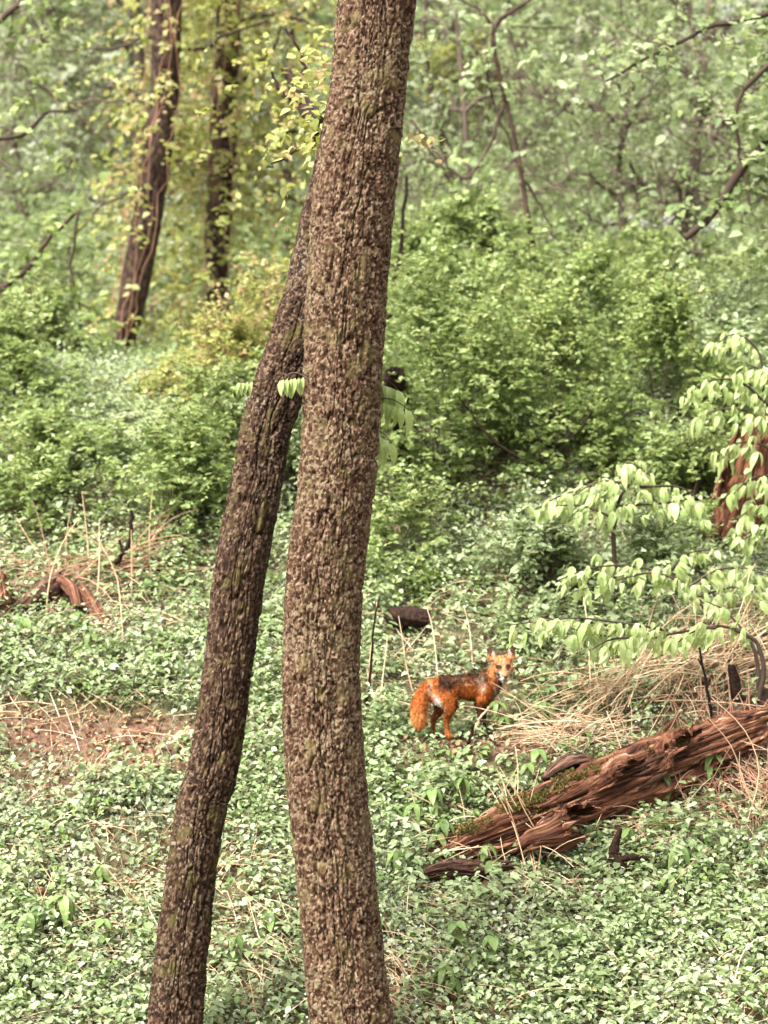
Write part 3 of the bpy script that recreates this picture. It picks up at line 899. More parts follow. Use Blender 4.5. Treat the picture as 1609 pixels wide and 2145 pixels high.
def overhang_tree(label, base_px, Y, trunk_rows, specs, leaf_n, mat, leaf=.09, seed=5, bark='bark_c', ntw=9, twL=.6, tufts=()):
    pts = np.array([P(cx, py, Y) for py, cx, wd in trunk_rows]); rad = np.array([wd / 2 / F * Y for py, cx, wd in trunk_rows])
    base = pts[0].copy(); base[2] = float(H(base[0], Y)) - .15
    pts = np.vstack([base, pts]); rad = np.concatenate([[rad[0] * 1.15], rad])
    root = thing('tree', label, 'tree', base)
    c = spline(np.column_stack([pts, rad]), 60)
    V, q, al, rn = tubes(c[:, :3], c[:, 3] * (1 + .08 * rng.normal(size=60)), 12)
    obj('trunk', mesh_np('trunk', V - base, q, M[bark], {'rnd': rng.random(len(V))}, smooth=True), root)
    ends = []
    for pts_, r0, r1 in specs:
        p = px_path(pts_, Y, 16)
        p[1:-1] += rng.normal(size=p[1:-1].shape) * .01
        parts = [tubes(p, np.linspace(r0, r1, 16) / F * Y, 7)]
        tw, e = twigs_along(p, ntw, twL, .005)
        parts.append(tw); ends.append(e); ends.append(p[8:])
        V, q, al, rn = join(parts)
        obj('branch', mesh_np('branch', V - base, q, M['twig'], {'rnd': rn}, smooth=True), root)
    if leaf_n:
        ends = np.vstack(ends)
        st = ends[rng.integers(0, len(ends), leaf_n)] + rng.normal(size=(leaf_n, 3)) * .12
        V, q, rnd = sprays(st, rdir(leaf_n, .1), rng.uniform(.12, .35, leaf_n), 6, leaf, LEAF_OVATE, droop=.5)
        obj('crown', mesh_np('crown', V - base, q, mat, {'rnd': rnd}), root, kind='stuff')
    for px, py, rx, ry, n in tufts:
        c = P(px, py, Y)
        st = c + rng.normal(size=(n, 3)) * np.array([rx, rx, ry]) / F * Y * .55
        V, q, rnd = sprays(st, nrm(rng.normal(size=(n, 3)) + np.array([0, 0, -.3])), rng.uniform(.1, .25, n), 6, .085, LEAF_OVATE, droop=.8)
        obj('leaf_tuft', mesh_np('leaf_tuft', V - base, q, M['yellow'], {'rnd': rnd * .6}), root, kind='stuff')
    return root

overhang_tree('tree at the right edge with a thick bare branch curving down into view', None, 17.6,
              [(900, 1730, 60), (500, 1720, 60), (200, 1715, 56), (-200, 1700, 50)],
              [([(1715, 270), (1640, 285), (1585, 320), (1535, 378), (1500, 440), (1435, 500)], 13, 7), ([(1710, 60), (1640, 110), (1550, 200), (1545, 300), (1570, 430)], 7, 3),
               ([(1710, -20), (1600, 30), (1480, 60), (1380, 110), (1270, 170)], 8, 2.5)], 140, M['far'])
overhang_tree('slender dark sapling stem slanting down right of the thick trunk', None, 20.0,
              [(640, 1135, 13), (430, 1102, 11), (350, 1090, 11), (220, 1062, 10), (110, 1036, 11), (50, 1040, 10), (10, 1095, 8), (-60, 1190, 6)],
              [([(1060, 215), (1010, 330), (960, 370), (860, 250)], 4, 3), ([(1086, 345), (1030, 200), (1010, 120)], 3, 1.5), ([(1040, 60), (1000, 20), (930, -20)], 4, 2), ([(1090, 360), (1150, 470), (1200, 560)], 3, 1.5)], 60, M['far'])
overhang_tree('slim light brown trunk standing alone near the pale track', None, 25.0,
              [(610, 1447, 24), (480, 1452, 25), (330, 1456, 22), (160, 1472, 18), (0, 1490, 15), (-120, 1500, 10)],
              [([(1455, 370), (1420, 365), (1380, 330)], 6, 3), ([(1455, 330), (1520, 320), (1590, 290)], 5, 3), ([(1470, 170), (1390, 120), (1300, 110)], 5, 2), ([(1480, 90), (1560, 30), (1600, -40)], 5, 2)], 110, M['far_grey'], bark='far_twig', ntw=14, twL=.9)
overhang_tree('bent dark bare tree reaching in at the left edge', None, 19.5,
              [(900, -60, 40), (700, -50, 38), (620, -30, 34), (300, -90, 30), (-100, -100, 24)],
              [([(-30, 625), (25, 590), (65, 555), (100, 505), (160, 445)], 9, 3.5), ([(-50, 690), (50, 720), (110, 745), (245, 757)], 7, 3), ([(-70, 280), (30, 290), (90, 240), (160, 230)], 6, 2),
               ([(-40, 60), (10, 30), (60, -10), (120, -60)], 9, 5), ([(165, 440), (150, 560), (170, 660), (150, 760)], 3, 1.5)], 130, M['shrub'], ntw=14)
overhang_tree('thin bare branched tree at top centre right of the thick trunk', None, 23,
              [(520, 960, 12), (350, 935, 12), (200, 905, 11), (80, 890, 9), (-60, 900, 7)],
              [([(935, 350), (880, 470), (860, 560)], 4, 2), ([(910, 230), (950, 330), (962, 352)], 3, 2), ([(905, 200), (980, 110), (1060, 60), (1200, 60)], 4, 2), ([(900, 160), (1130, 200), (1290, 250)], 4, 1.5)], 90, M['far_grey'], ntw=16, twL=.8, tufts=[(985, 130, 60, 45, 60), (930, 95, 30, 20, 20), (1010, 175, 25, 25, 20), (855, 490, 35, 25, 34)])

def forked_stem():
    Y = 19
    base = P(845, 790, Y); base[2] = float(H(base[0], Y))
    root = thing('forked_snag', 'forked dark dead stem like an upturned V beside the thick trunk', 'snag', base)
    for pts, r0, r1 in [([(790, 830), (806, 730), (818, 650), (828, 590), (840, 530), (846, 450), (852, 370)], 8, 4), ([(896, 830), (884, 730), (872, 650), (858, 590), (842, 530)], 8, 6)]:
        V, q, al, rn = join(branches([(pts, r0, r1)], Y, .006))
        obj('stem', mesh_np('stem', V - base, q, M['dark_wood'], {'rnd': rn}, smooth=True), root)
forked_stem()

def snag():
    Y = 17
    root, base = LEANING, LEANING_BASE            # a dead limb of the leaning tree
    rows = np.array([P(744, 185, 11.97), P(700, 235, 13.4), P(655, 240, 15.0), P(620, 190, 16.2), P(590, 130, 17)])
    c = spline(np.column_stack([rows, [.05, .05, .055, .04, .012]]), 40)
    V, q, idc, _ = bark_trunk(c[::6, :3], c[::6, 3], 30, 60, plate=(.05, .03), depth=.03, seed=77)
    obj('dead_limb', mesh_np('dead_limb', V - base, q, M['dark_wood'], {'rnd': idc}), root)
    specs = [([(660, 240), (665, 280), (650, 315)], 10, 6), ([(640, 215), (600, 200), (570, 150)], 6, 3), ([(655, 285), (600, 330), (560, 350)], 4, 2), ([(625, 190), (630, 120), (600, 60)], 6, 2)]
    V, q, al, rn = join(branches(specs, 16.4))
    obj('dead_twig', mesh_np('dead_twig', V - base, q, M['dark_wood'], {'rnd': rn}, smooth=True), root, kind='stuff')
    i = rng.integers(0, 40, 150)
    st = c[i, :3] + rng.normal(size=(150, 3)) * np.array([.22, .15, .22])
    V, q, rnd = sprays(st, rdir(150), rng.uniform(.1, .25, 150), 6, .06, LEAF_OVATE, droop=.6)
    obj('vine_leaves', mesh_np('vine_leaves', V - base, q, M['yellow'], {'rnd': rnd}), root, kind='stuff')
snag()

def evergreen():
    Y = 19.6
    cx = P(1735, 300, Y)[0]
    base = np.array([cx, Y, float(H(cx, Y)) - .1])
    root = thing('evergreen_tree', 'dark green evergreen leaning in at the upper right edge', 'tree', base)
    tp = np.array([[0, 0, 0], [.02, 0, 1.5], [0, .03, 3.2], [.02, 0, 5]])
    c = spline(tp, 20)
    V, q, al, rn = tubes(c, np.linspace(.10, .02, 20), 9)
    obj('trunk', mesh_np('trunk', V, q, M['bark_c'], {'rnd': rn}, smooth=True), root)
    n = 70
    zz = rng.uniform(1.0, 5.0, n)
    a = rng.uniform(0, 6.28, n)
    L = .75 * (1.2 - .12 * zz)
    ends = np.stack([np.cos(a) * L, np.sin(a) * L, zz - .12], -1)
    s = np.linspace(0, 1, 6)[None, :, None]
    st = np.stack([a * 0, a * 0, zz], -1)
    paths = st[:, None] + (ends - st)[:, None] * s
    V, q, al, rn = tubes(paths, np.linspace(.012, .004, 6)[None].repeat(n, 0), 4)
    obj('branch', mesh_np('branch', V, q, M['twig'], {'rnd': rn}), root)
    m = 1500
    i = rng.integers(0, n, m); f = rng.uniform(.25, 1, m)[:, None]
    c = st[i] + (ends[i] - st[i]) * f + rng.normal(size=(m, 3)) * .06
    V, q, rnd = sprays(c, nrm((ends - st)[i] + rng.normal(size=(m, 3)) * .3), rng.uniform(.1, .25, m), 8, .06, LEAF_SIMPLE, droop=.5)
    obj('crown', mesh_np('crown', V, q, M['conifer'], {'rnd': rnd}), root, kind='stuff')
evergreen()

# ------------------------------------------------------------------ saplings with tiers of large drooping leaves (every leaf its own object)
def droopy(name, label, stem_pts, tiers, Y, leaf, cat='sapling', group=None, dense=1.0, kind='pale'):
    """stem_pts: pixels of the main stem from its base; tiers: list of (pixels of an arching twig, number of leaves)"""
    base = P(*stem_pts[0], Y)
    root = thing(name, label, cat, base, group)
    p = px_path(stem_pts, Y, 14)
    foot = np.array([p[0][0] + .03, Y, min(float(H(p[0][0], Y)) - .05, p[0][2] - .02)])
    p = spline(np.vstack([foot, p[::3], p[-1:]]), 14)
    base = foot; root.location = [float(v) for v in foot]
    V, q, al, rn = tubes(p - base, np.linspace(6, 2.5, 14) / F * Y, 6)
    obj('stem', mesh_np('stem', V, q, M['twig'], {'rnd': rn}, smooth=True), root)
    for pts, n, dy in tiers:
        tp = px_path(pts, Y + dy, 20)
        V, q, al, rn = tubes(tp - tp[0], np.linspace(3.2, 1.2, 20) / F * Y, 5)
        tw = obj('twig', mesh_np('twig', V, q, M['twig'], {'rnd': rn}, smooth=True), root, tp[0] - base)
        nodes = max(4, int(n * 1.2))
        for i in range(nodes):
            f = (i + random.random()) / nodes
            k = min(19, int(f * 19))
            d = tp[min(19, k + 1)] - tp[max(0, k - 1)]
            d = d / np.linalg.norm(d)
            node = tp[k] - tp[0] + np.array([random.gauss(0, .02), random.gauss(0, .09), random.gauss(-.012, .03)])
            m = random.choice((3, 3, 3, 4))
            a0 = random.uniform(0, 6.28)
            spread = random.uniform(.35, .8)
            sz = leaf * random.uniform(.75, 1.3)
            for q_ in range(m):
                a = a0 + 6.283 * q_ / m + random.uniform(-.3, .3)
                yd = np.array([math.cos(a) * spread + d[0] * .3 + random.gauss(0, .25), math.sin(a) * spread - .15, -.75 + random.gauss(0, .28)])
                up = (math.cos(a) * .8 + random.uniform(-.3, .3), math.sin(a) * .8 - .3, .8)
                place_leaf(kind, tw, node, yd, up, sz * random.uniform(.55, 1.25))
    return root

DS = 'saplings with drooping pale leaves'
droopy('sapling', 'sapling with a high tier of drooping pale leaves arching over the slope', [(1285, 1120), (1290, 1085), (1300, 1040), (1330, 1000)],
       [([(1295, 1030), (1230, 1025), (1170, 1040), (1110, 1075)], 26, 0), ([(1300, 1010), (1250, 1010), (1190, 1045)], 18, -.1), ([(1310, 1000), (1345, 985), (1365, 1000)], 12, .05),
        ([(1290, 1060), (1380, 1055), (1440, 1050), (1480, 1080)], 24, -.05), ([(1285, 1085), (1220, 1060), (1150, 1060)], 18, -.15), ([(1340, 1020), (1420, 1020), (1470, 1050)], 16, 0),
        ([(1300, 980), (1320, 970), (1350, 985)], 8, 0)], 15.0, .094, group=DS)
droopy('sapling', 'sapling with a low tier of drooping pale leaves just above the ears of the fox', [(1590, 1460), (1585, 1380), (1560, 1325), (1500, 1310)],
       [([(1505, 1312), (1420, 1325), (1340, 1340), (1230, 1325), (1150, 1300)], 30, 0), ([(1400, 1320), (1300, 1305), (1200, 1295), (1060, 1310)], 34, -.08), ([(1340, 1335), (1280, 1340), (1240, 1360)], 12, -.1),
        ([(1500, 1315), (1460, 1320), (1420, 1345)], 12, -.1), ([(1560, 1325), (1520, 1280), (1480, 1260)], 12, .05)], 13.9, .088, group=DS)
droopy('sapling', 'sapling with the middle tiers of pale leaves between the fox and the orange stump', [(1500, 1330), (1480, 1280), (1440, 1230), (1400, 1200)],
       [([(1410, 1205), (1320, 1185), (1240, 1190), (1170, 1215)], 30, 0), ([(1430, 1220), (1370, 1200), (1290, 1215), (1200, 1240)], 24, -.1), ([(1440, 1230), (1500, 1195), (1560, 1190), (1640, 1215)], 24, 0),
        ([(1460, 1250), (1540, 1230), (1600, 1250)], 18, -.1), ([(1400, 1200), (1440, 1160), (1500, 1150)], 14, .1)], 14.5, .088, group=DS)
droopy('sapling', 'sapling at the right edge whose pale leaves hang across the orange stump', [(1660, 1200), (1650, 1080), (1630, 950), (1600, 850)],
       [([(1640, 960), (1590, 930), (1540, 930), (1500, 960)], 16, 0), ([(1630, 900), (1560, 860), (1500, 860), (1450, 890)], 22, 0), ([(1610, 850), (1550, 800), (1480, 800), (1420, 845)], 26, 0),
        ([(1600, 830), (1590, 740), (1540, 700), (1490, 730)], 24, .1), ([(1640, 1000), (1580, 1000), (1530, 1040)], 16, 0), ([(1650, 1080), (1590, 1060), (1540, 1090)], 16, 0), ([(1655, 1120), (1600, 1110), (1550, 1135)], 16, -.1),
        ([(1620, 820), (1600, 780), (1560, 760)], 14, 0)], 15.2, .094, group=DS)

# ------------------------------------------------------------------ rotten wood
def log_mesh(path, rad, nu, nv, groove=.35, seed=0, flat=1.0, gap=None, ragged=.0):
    """a weathered log: deep grooves along the grain, broken ends; gap=(a0,a1) leaves it open as a curled shell with thickness"""
    c = spline(np.column_stack([path, rad]), nv)
    ctr, r = c[:, :3], c[:, 3]
    t = nrm(np.gradient(ctr, axis=0))
    n1 = nrm(np.cross(t, np.array([0, 0, 1.0]))); n2 = np.cross(n1, t)
    S = np.linspace(0, 1, nv)
    if gap is None:
        a = np.linspace(0, 2 * np.pi, nu, endpoint=False)
    else:
        a = np.linspace(gap[0], gap[1], nu)
    A, SS = np.meshgrid(a, S)
    L = np.linalg.norm(np.diff(ctr, axis=0), axis=1).sum()
    tw = A + .5 * SS
    ca, sa, sl = np.cos(tw), np.sin(tw), SS * L
    wv = .5 * fbm(ca * 2 + 4, sa * 2 + sl * 3.5, seed + 2, 3)
    g = .45 - 1.5 * np.abs(fbm(ca * 4 + 5 + wv, sa * 4 + sl * .8 + wv, seed, 3)) - 1.1 * np.abs(fbm(ca * 10 + 5 + wv, sa * 10 + sl * 1.5, seed + 3, 3)) - .8 * np.abs(fbm(ca * 19 + 5 + wv, sa * 19 + sl * 2.5, seed + 5, 2)) + .35 * (vnoise(ca * 14 + 3, sa * 14 + np.floor(sl * 7 + 3 * wv), seed + 4) - .5)
    blk = fbm(ca * 1.6, sa * 1.6 + sl * 2.6, seed + 7, 4)
    rr = r[:, None] * (1 + groove * g * 1.6 + .45 * blk)
    # ragged ends
    shift = ragged * (fbm(A * 3.0, A * 0 + 1, seed + 11, 3)) * np.where(SS < .5, (1 - 2 * SS), (2 * SS - 1))
    pos = ctr[:, None] + t[:, None] * shift[..., None]
    rad_dir = np.cos(A)[..., None] * n1[:, None] + np.sin(A)[..., None] * n2[:, None] * flat
    V = pos + rr[..., None] * rad_dir
    idx = np.arange(nv * nu).reshape(nv, nu)
    along = (SS * L).ravel(); around = (A / 6.283).ravel()
    if gap is None:
        nx = np.roll(idx, -1, axis=1)
        q = np.stack([idx[:-1], nx[:-1], nx[1:], idx[1:]], -1).reshape(-1, 4)
        # hollowed ends: an inner cone closes each
        V = V.reshape(-1, 3)
        faces = [q]
        caps = []
        for e, k in ((0, 1), (nv - 1, -1)):
            inner = ctr[e] + t[e] * k * r[e] * 1.1
            ring2 = inner + (V[idx[e]] - ctr[e]) * .55
            o = len(V)
            V = np.vstack([V, ring2, inner + t[e] * k * r[e] * .3])
            i2 = o + np.arange(nu)
            f = np.stack([idx[e], np.roll(idx[e], -1), np.roll(i2, -1), i2], -1)
            caps.append(f if e else f[:, ::-1])
            faces.append(np.stack([i2, np.roll(i2, -1), np.full(nu, o + nu)], -1))
            along = np.concatenate([along, np.full(nu + 1, along[idx[e][0]])]); around = np.concatenate([around, a / 6.283, [0]])
        faces[0] = np.vstack([q] + caps)
        tri = np.vstack(faces[1:])
        return V, [faces[0], tri], along, around
    th = .012
    Vi = pos + (rr - th)[..., None] * rad_dir
    n = nv * nu
    V = np.vstack([V.reshape(-1, 3), Vi.reshape(-1, 3)])
    q = np.stack([idx[:-1, :-1], idx[:-1, 1:], idx[1:, 1:], idx[1:, :-1]], -1).reshape(-1, 4)
    rim = np.concatenate([idx[0, :], idx[1:, -1], idx[-1, ::-1][1:], idx[::-1, 0][1:]])
    rq = np.stack([rim[:-1], rim[1:], rim[1:] + n, rim[:-1] + n], -1)
    return V, [np.vstack([q, (q + n)[:, ::-1], rq])], np.tile(along, 2), np.tile(around, 2)

def add_log(parent, origin, name, pts, mat, nu=60, nv=90, label=None, **k):
    """pts: (px, py, Y, radius m)"""
    path = np.array([P(a, b, Y) for a, b, Y, r in pts]); rad = np.array([p[3] for p in pts])
    V, f, al, ar = log_mesh(path, rad, nu, nv, **k)
    return obj(name, mesh_np(name, V - origin, f, mat, {'along': al, 'around': ar, 'rnd': rng.random(len(V))}, smooth=False), parent, label=label)

def yg(px, py):
    return float(G(px, py)[1])

def red_log():
    o = G(1250, 1720)
    ya, yb, yc = yg(1010, 1800), yg(1230, 1730), yg(1470, 1660)
    root = thing('fallen_log', 'big rotten red brown log with curled bark lying below and right of the fox', 'log', o)
    lb = add_log(root, o, 'log_body', [(905, 1815, ya - .02, .06), (1000, 1772, ya + .04, .12), (1130, 1716, (ya + yb) / 2 + .10, .15), (1240, 1668, yb + .12, .155), (1350, 1622, (yb + yc) / 2 + .12, .165), (1440, 1586, yc + .12, .17), (1500, 1558, yc + .12, .14), (1570, 1528, yc + .12, .11), (1610, 1510, yc + .12, .07)],
            M['red_wood'], 170, 280, seed=21, groove=.40, ragged=.3)
    # the bark curls away from the log as open shells
    add_log(root, o, 'bark_slab', [(1090, 1785, ya - .02, .05), (1140, 1757, ya - .10, .085), (1185, 1735, yb - .20, .11), (1222, 1722, yb - .34, .115)], M['red_wood'], 40, 44, seed=5, gap=(-.5, 2.7), ragged=.24, groove=.3)
    add_log(root, o, 'bark_slab', [(1230, 1668, yb + .02, .05), (1275, 1645, yb - .04, .085), (1310, 1625, yb - .10, .09), (1335, 1612, yb - .20, .085)], M['red_wood'], 40, 40, seed=9, gap=(-.2, 2.6), ragged=.22, groove=.3)
    add_log(root, o, 'bark_slab', [(1145, 1640, yb + .22, .05), (1185, 1622, yb + .24, .09), (1225, 1612, yb + .26, .085), (1262, 1622, yb + .30, .04)], M['brown_wood'], 34, 40, seed=12, gap=(.75, 3.2), ragged=.05, groove=.25)
    add_log(root, o, 'bark_slab', [(1345, 1640, yc - .02, .07), (1390, 1608, yc - .08, .12), (1432, 1578, yc - .14, .13), (1462, 1556, yc - .26, .12)], M['red_wood'], 44, 44, seed=15, gap=(-.3, 2.4), ragged=.3, groove=.35)
    for (a, b, c, d, r, s) in [(1160, 1790, 1240, 1745, .022, 1), (1290, 1700, 1355, 1660, .03, 2), (1300, 1660, 1360, 1640, .02, 3), (1090, 1690, 1230, 1650, .018, 4), (1360, 1640, 1500, 1540, .022, 5), (1330, 1590, 1420, 1500, .02, 6), (1030, 1740, 1150, 1705, .02, 7)]:
        ys = yg((a + c) / 2, (b + d) / 2 + 40)
        add_log(root, o, 'splinter', [(a, b, ys - .06, r * .5), ((a + c) / 2, (b + d) / 2, ys - .02, r), (c, d, ys, r * .3)], M['red_wood'] if s % 2 else M['orange_wood'], 10, 24, seed=50 + s, groove=.4, ragged=.06)
    r_ = np.random.default_rng(8)
    for k in range(26):
        f = r_.random()
        px, py = 960 + 560 * f, 1800 - 245 * f + r_.normal() * 26
        L = r_.uniform(22, 75)
        yy = float(np.interp(px, [960, 1230, 1500], [ya, yb, yc])) - r_.uniform(.02, .12)
        add_log(root, o, 'splinter', [(px - L, py + L * .42 + r_.normal() * 5, yy, .004), (px, py, yy - .01, r_.uniform(.008, .02)), (px + L, py - L * .45 + r_.normal() * 6, yy - r_.uniform(-.03, .05), .003)], M[('red_wood', 'brown_wood', 'orange_wood')[k % 3]], 8, 16, seed=100 + k, groove=.4)
    # moss tufts on the upper side of the log
    co = np.array([v.co for v in lb.data.vertices])[:280 * 170]
    rg = co.reshape(280, 170, 3)
    nn = nrm(rg - rg.mean(1, keepdims=True)).reshape(-1, 3)
    f = fbm(co[:, 0] * 4.5 + 3, co[:, 1] * 4 + co[:, 2] * 4, 71, 3) + .35 * nn[:, 2] + .06 * rng.normal(size=len(co))
    i = np.nonzero((f > .37) & (nn[:, 2] > .1))[0]
    i = rng.choice(i, min(len(i) * 2, 5000))
    V, q = scatter(co[i] + nn[i] * .004 + rng.normal(size=(len(i), 3)) * .006, nn[i] + rng.normal(size=(len(i), 3)) * .8, rng.normal(size=(len(i), 3)), rng.uniform(.010, .026, len(i)), LEAF_SIMPLE)
    obj('moss', mesh_np('moss', V, q, M['moss'], {'rnd': np.repeat(rng.random(len(i)), 4)}), root, kind='stuff')
red_log()

def other_wood():
    # upper right log behind the straw
    o = G(1560, 1540)
    y = o[1]
    r = thing('fallen_log', 'brown log end at the right edge half buried under tangled straw', 'log', o)
    add_log(r, o, 'log_body', [(1480, 1560, y + .05, .08), (1540, 1525, y + .1, .11), (1610, 1485, y + .2, .12), (1720, 1440, y + .35, .12)], M['brown_wood'], 50, 70, seed=31, ragged=.12)
    o = G(1560, 1660); y = o[1]
    r = thing('fallen_log', 'short reddish log under the straw at the right edge, below the others', 'log', o)
    add_log(r, o, 'log_body', [(1470, 1660, y + .05, .05), (1540, 1645, y + .08, .08), (1640, 1630, y + .1, .08)], M['red_wood'], 40, 50, seed=33, ragged=.1)
    # dark log above the fox
    o = G(855, 1310); y = o[1]
    r = thing('log', 'short dark wet log lying in the weeds up and left of the fox', 'log', o)
    add_log(r, o, 'log_body', [(812, 1282, y - .1, .045), (832, 1292, y - .1, .068), (865, 1294, y - .1, .07), (899, 1297, y - .1, .055)], M['dark_wood'], 40, 50, seed=35, groove=.2, ragged=.06)
    # dark stump right of the trunk
    o = P(875, 1180, 16.75); o[2] = float(H(o[0], o[1]))
    r = thing('stump', 'black broken stub whose dark end shows right of the thick trunk beside hanging leaves', 'stump', o)
    add_log(r, o, 'stump_body', [(872, 1180, 16.75, .05), (862, 1060, 16.75, .05), (846, 930, 16.6, .055), (834, 850, 16.35, .07), (828, 812, 16.15, .085), (829, 784, 16.0, .065)], M['dark_wood'], 40, 120, seed=37, ragged=.06)
    # orange rotten stump
    Y = 15.9
    o = P(1570, 1060, Y)
    r = thing('stump', 'broken orange rotten stump at the right edge behind hanging leaves', 'stump', o)
    add_log(r, o, 'stump_body', [(1535, 1150, Y, .19), (1545, 1085, Y, .17), (1562, 1010, Y, .15), (1582, 930, Y, .12), (1600, 875, Y, .07)], M['orange_wood'], 60, 80, seed=41, ragged=.5)
    add_log(r, o, 'bark_slab', [(1512, 1050, Y - .14, .07), (1530, 990, Y - .12, .07), (1555, 900, Y - .08, .045)], M['red_wood'], 24, 50, seed=43, gap=(1.5, 4.6), ragged=.1)
    # left: decayed log and root
    o = G(120, 1290); y = o[1]
    r = thing('fallen_log', 'decayed brown log at left with a hooked broken end among dead stalks', 'log', o)
    add_log(r, o, 'log_body', [(50, 1275, y, .05), (80, 1250, y + .05, .07), (115, 1228, y + .08, .075), (135, 1215, y + .08, .06)], M['brown_wood'], 44, 50, seed=45, ragged=.06)
    add_log(r, o, 'branch_stub', [(125, 1215, y + .05, .035), (150, 1235, y, .04), (165, 1275, y - .1, .03)], M['red_wood'], 20, 30, seed=47)
    o = G(200, 1340); y = o[1]
    r = thing('fallen_branch', 'pale broken branch slanting down through the weeds below the left log', 'branch', o)
    add_log(r, o, 'branch_body', [(165, 1225, y + .28, .03), (195, 1270, y + .2, .045), (225, 1320, y + .05, .042), (245, 1350, y - .02, .02)], M['red_wood'], 30, 60, seed=49, ragged=.1)
    o = G(5, 1290); y = o[1]
    r = thing('stump', 'reddish broken stump cut off by the left edge', 'stump', o)
    add_log(r, o, 'stump_body', [(-5, 1310, y, .10), (0, 1260, y, .09), (-8, 1205, y + .03, .06)], M['red_wood'], 36, 50, seed=51, ragged=.15)
    o = G(260, 1230); y = o[1]
    r = thing('fallen_log', 'long dark log lying behind the tangle of dead stalks at left', 'log', o)
    add_log(r, o, 'log_body', [(60, 1200, y + .4, .035), (160, 1208, y + .3, .05), (240, 1198, y + .2, .055), (330, 1190, y + .2, .04)], M['dark_wood'], 30, 60, seed=53, ragged=.1)
    # dark broken root below the red log
    o = G(1300, 1850); y = o[1]
    r = thing('dead_stump', 'dark forked root stub standing in the weeds below the red log', 'root', o)
    add_log(r, o, 'root_body', [(1300, 1865, y, .055), (1292, 1820, y - .02, .05), (1287, 1780, y - .02, .028), (1300, 1735, y - .02, .012)], M['dark_wood'], 24, 50, seed=55, groove=.3)
    add_log(r, o, 'root_branch', [(1290, 1800, y - .02, .02), (1330, 1795, y - .05, .016), (1370, 1800, y - .05, .008)], M['dark_wood'], 14, 30, seed=57)
    add_log(r, o, 'root_branch', [(1295, 1850, y - .02, .03), (1275, 1845, y - .06, .025), (1255, 1870, y - .06, .012)], M['dark_wood'], 14, 30, seed=58)
    o = G(1150, 1900); y = o[1]
    r = thing('dead_branch', 'dark low branch lying in weeds under the red log', 'branch', o)
    add_log(r, o, 'branch_body', [(1060, 1900, y, .02), (1140, 1885, y + .02, .03), (1180, 1890, y, .022), (1260, 1925, y - .1, .012)], M['dark_wood'], 16, 50, seed=59)
    o = G(1540, 1490); y = o[1]
    r = thing('post_stub', 'upright dark broken stub standing in the straw at right', 'stub', o)
    add_log(r, o, 'stub_body', [(1548, 1490, y, .035), (1540, 1440, y, .034), (1534, 1392, y, .03)], M['dark_wood'], 24, 40, seed=61, groove=.2, ragged=.05)
    o = G(900, 1850); y = o[1]
    r = thing('rotten_wood', 'dark crumbled wood at the lower left end of the red log', 'wood', o)
    add_log(r, o, 'wood_body', [(875, 1838, y, .02), (930, 1822, y, .045), (1000, 1822, y, .05), (1070, 1812, y, .02)], M['brown_wood'], 40, 80, seed=63, ragged=.15, groove=.7)
other_wood()

def sticks():
    def st(label, pts, Y, r0, r1, mat='dark_wood', side=None, name='stick'):
        b = P(*pts[0], Y)
        root = thing(name, label, 'stick', b)
        p = px_path(pts, Y, 14); p[1:-1] += rng.normal(size=p[1:-1].shape) * .004
        V, q, al, rn = tubes(p - b, np.linspace(r0, r1, 14) / F * Y, 6)
        obj('stem', mesh_np('stem', V, q, M[mat], {'rnd': rn, 'along': al, 'around': al}, smooth=True), root)
        for s in side or []:
            p = px_path(s, Y, 8)
            V, q, al, rn = tubes(p - b, np.linspace(r1 * 1.2, r1 * .5, 8) / F * Y, 5)
            obj('twig', mesh_np('twig', V, q, M[mat], {'rnd': rn}, smooth=True), root)
    st('thin upright dark twig rising over the right end of the red log', [(1495, 1535), (1488, 1480), (1478, 1420), (1465, 1355)], yg(1495, 1545), 4, 2.5, side=[[(1482, 1440), (1490, 1415)], [(1474, 1400), (1462, 1380)]])
    st('short dark stick slanting out of the ground below the fox', [(976, 1568), (985, 1545), (992, 1520)], yg(976, 1570), 4.5, 4)
    st('pale bent stick propped in front of the front legs of the fox', [(990, 1535), (1010, 1500), (1030, 1475)], yg(985, 1545), 3.2, 2.2, 'straw')
    st('dark curved stick standing behind the tangle of stalks at left', [(240, 1180), (262, 1155), (274, 1120), (274, 1070)], yg(240, 1230), 6, 4, side=[[(258, 1160), (250, 1130)]])
    st('short dark peg poking up behind the middle of the red log', [(1243, 1570), (1232, 1550), (1222, 1538)], yg(1243, 1585), 6, 5)
    st('dark bent twig just right of the fox among pale stalks', [(1140, 1470), (1165, 1460), (1190, 1440), (1215, 1450)], yg(1150, 1490), 3.5, 2, side=[[(1170, 1458), (1160, 1440)]])
    st('dark knobbly stub in the straw behind the red log', [(1238, 1480), (1228, 1455), (1215, 1440)], yg(1238, 1485), 7, 5)
    st('thin dark fallen branch through the large shrub', [(1090, 960), (1030, 920), (985, 865), (950, 815)], 15.9, 3.2, 2)
    st('thin dark branch crossing the shrub over the high pale tier', [(1240, 860), (1210, 905), (1165, 922)], 16.1, 3, 2)
    st('dark stem leaning in weeds beside the thick trunk base of the shrub', [(765, 1480), (778, 1400), (782, 1320), (795, 1250)], 14.3, 4, 2)
    st('brown arching stem curving over the straw at the right edge', [(1590, 1460), (1600, 1400), (1585, 1345), (1540, 1320)], 13.8, 6, 4, 'twig')
sticks()

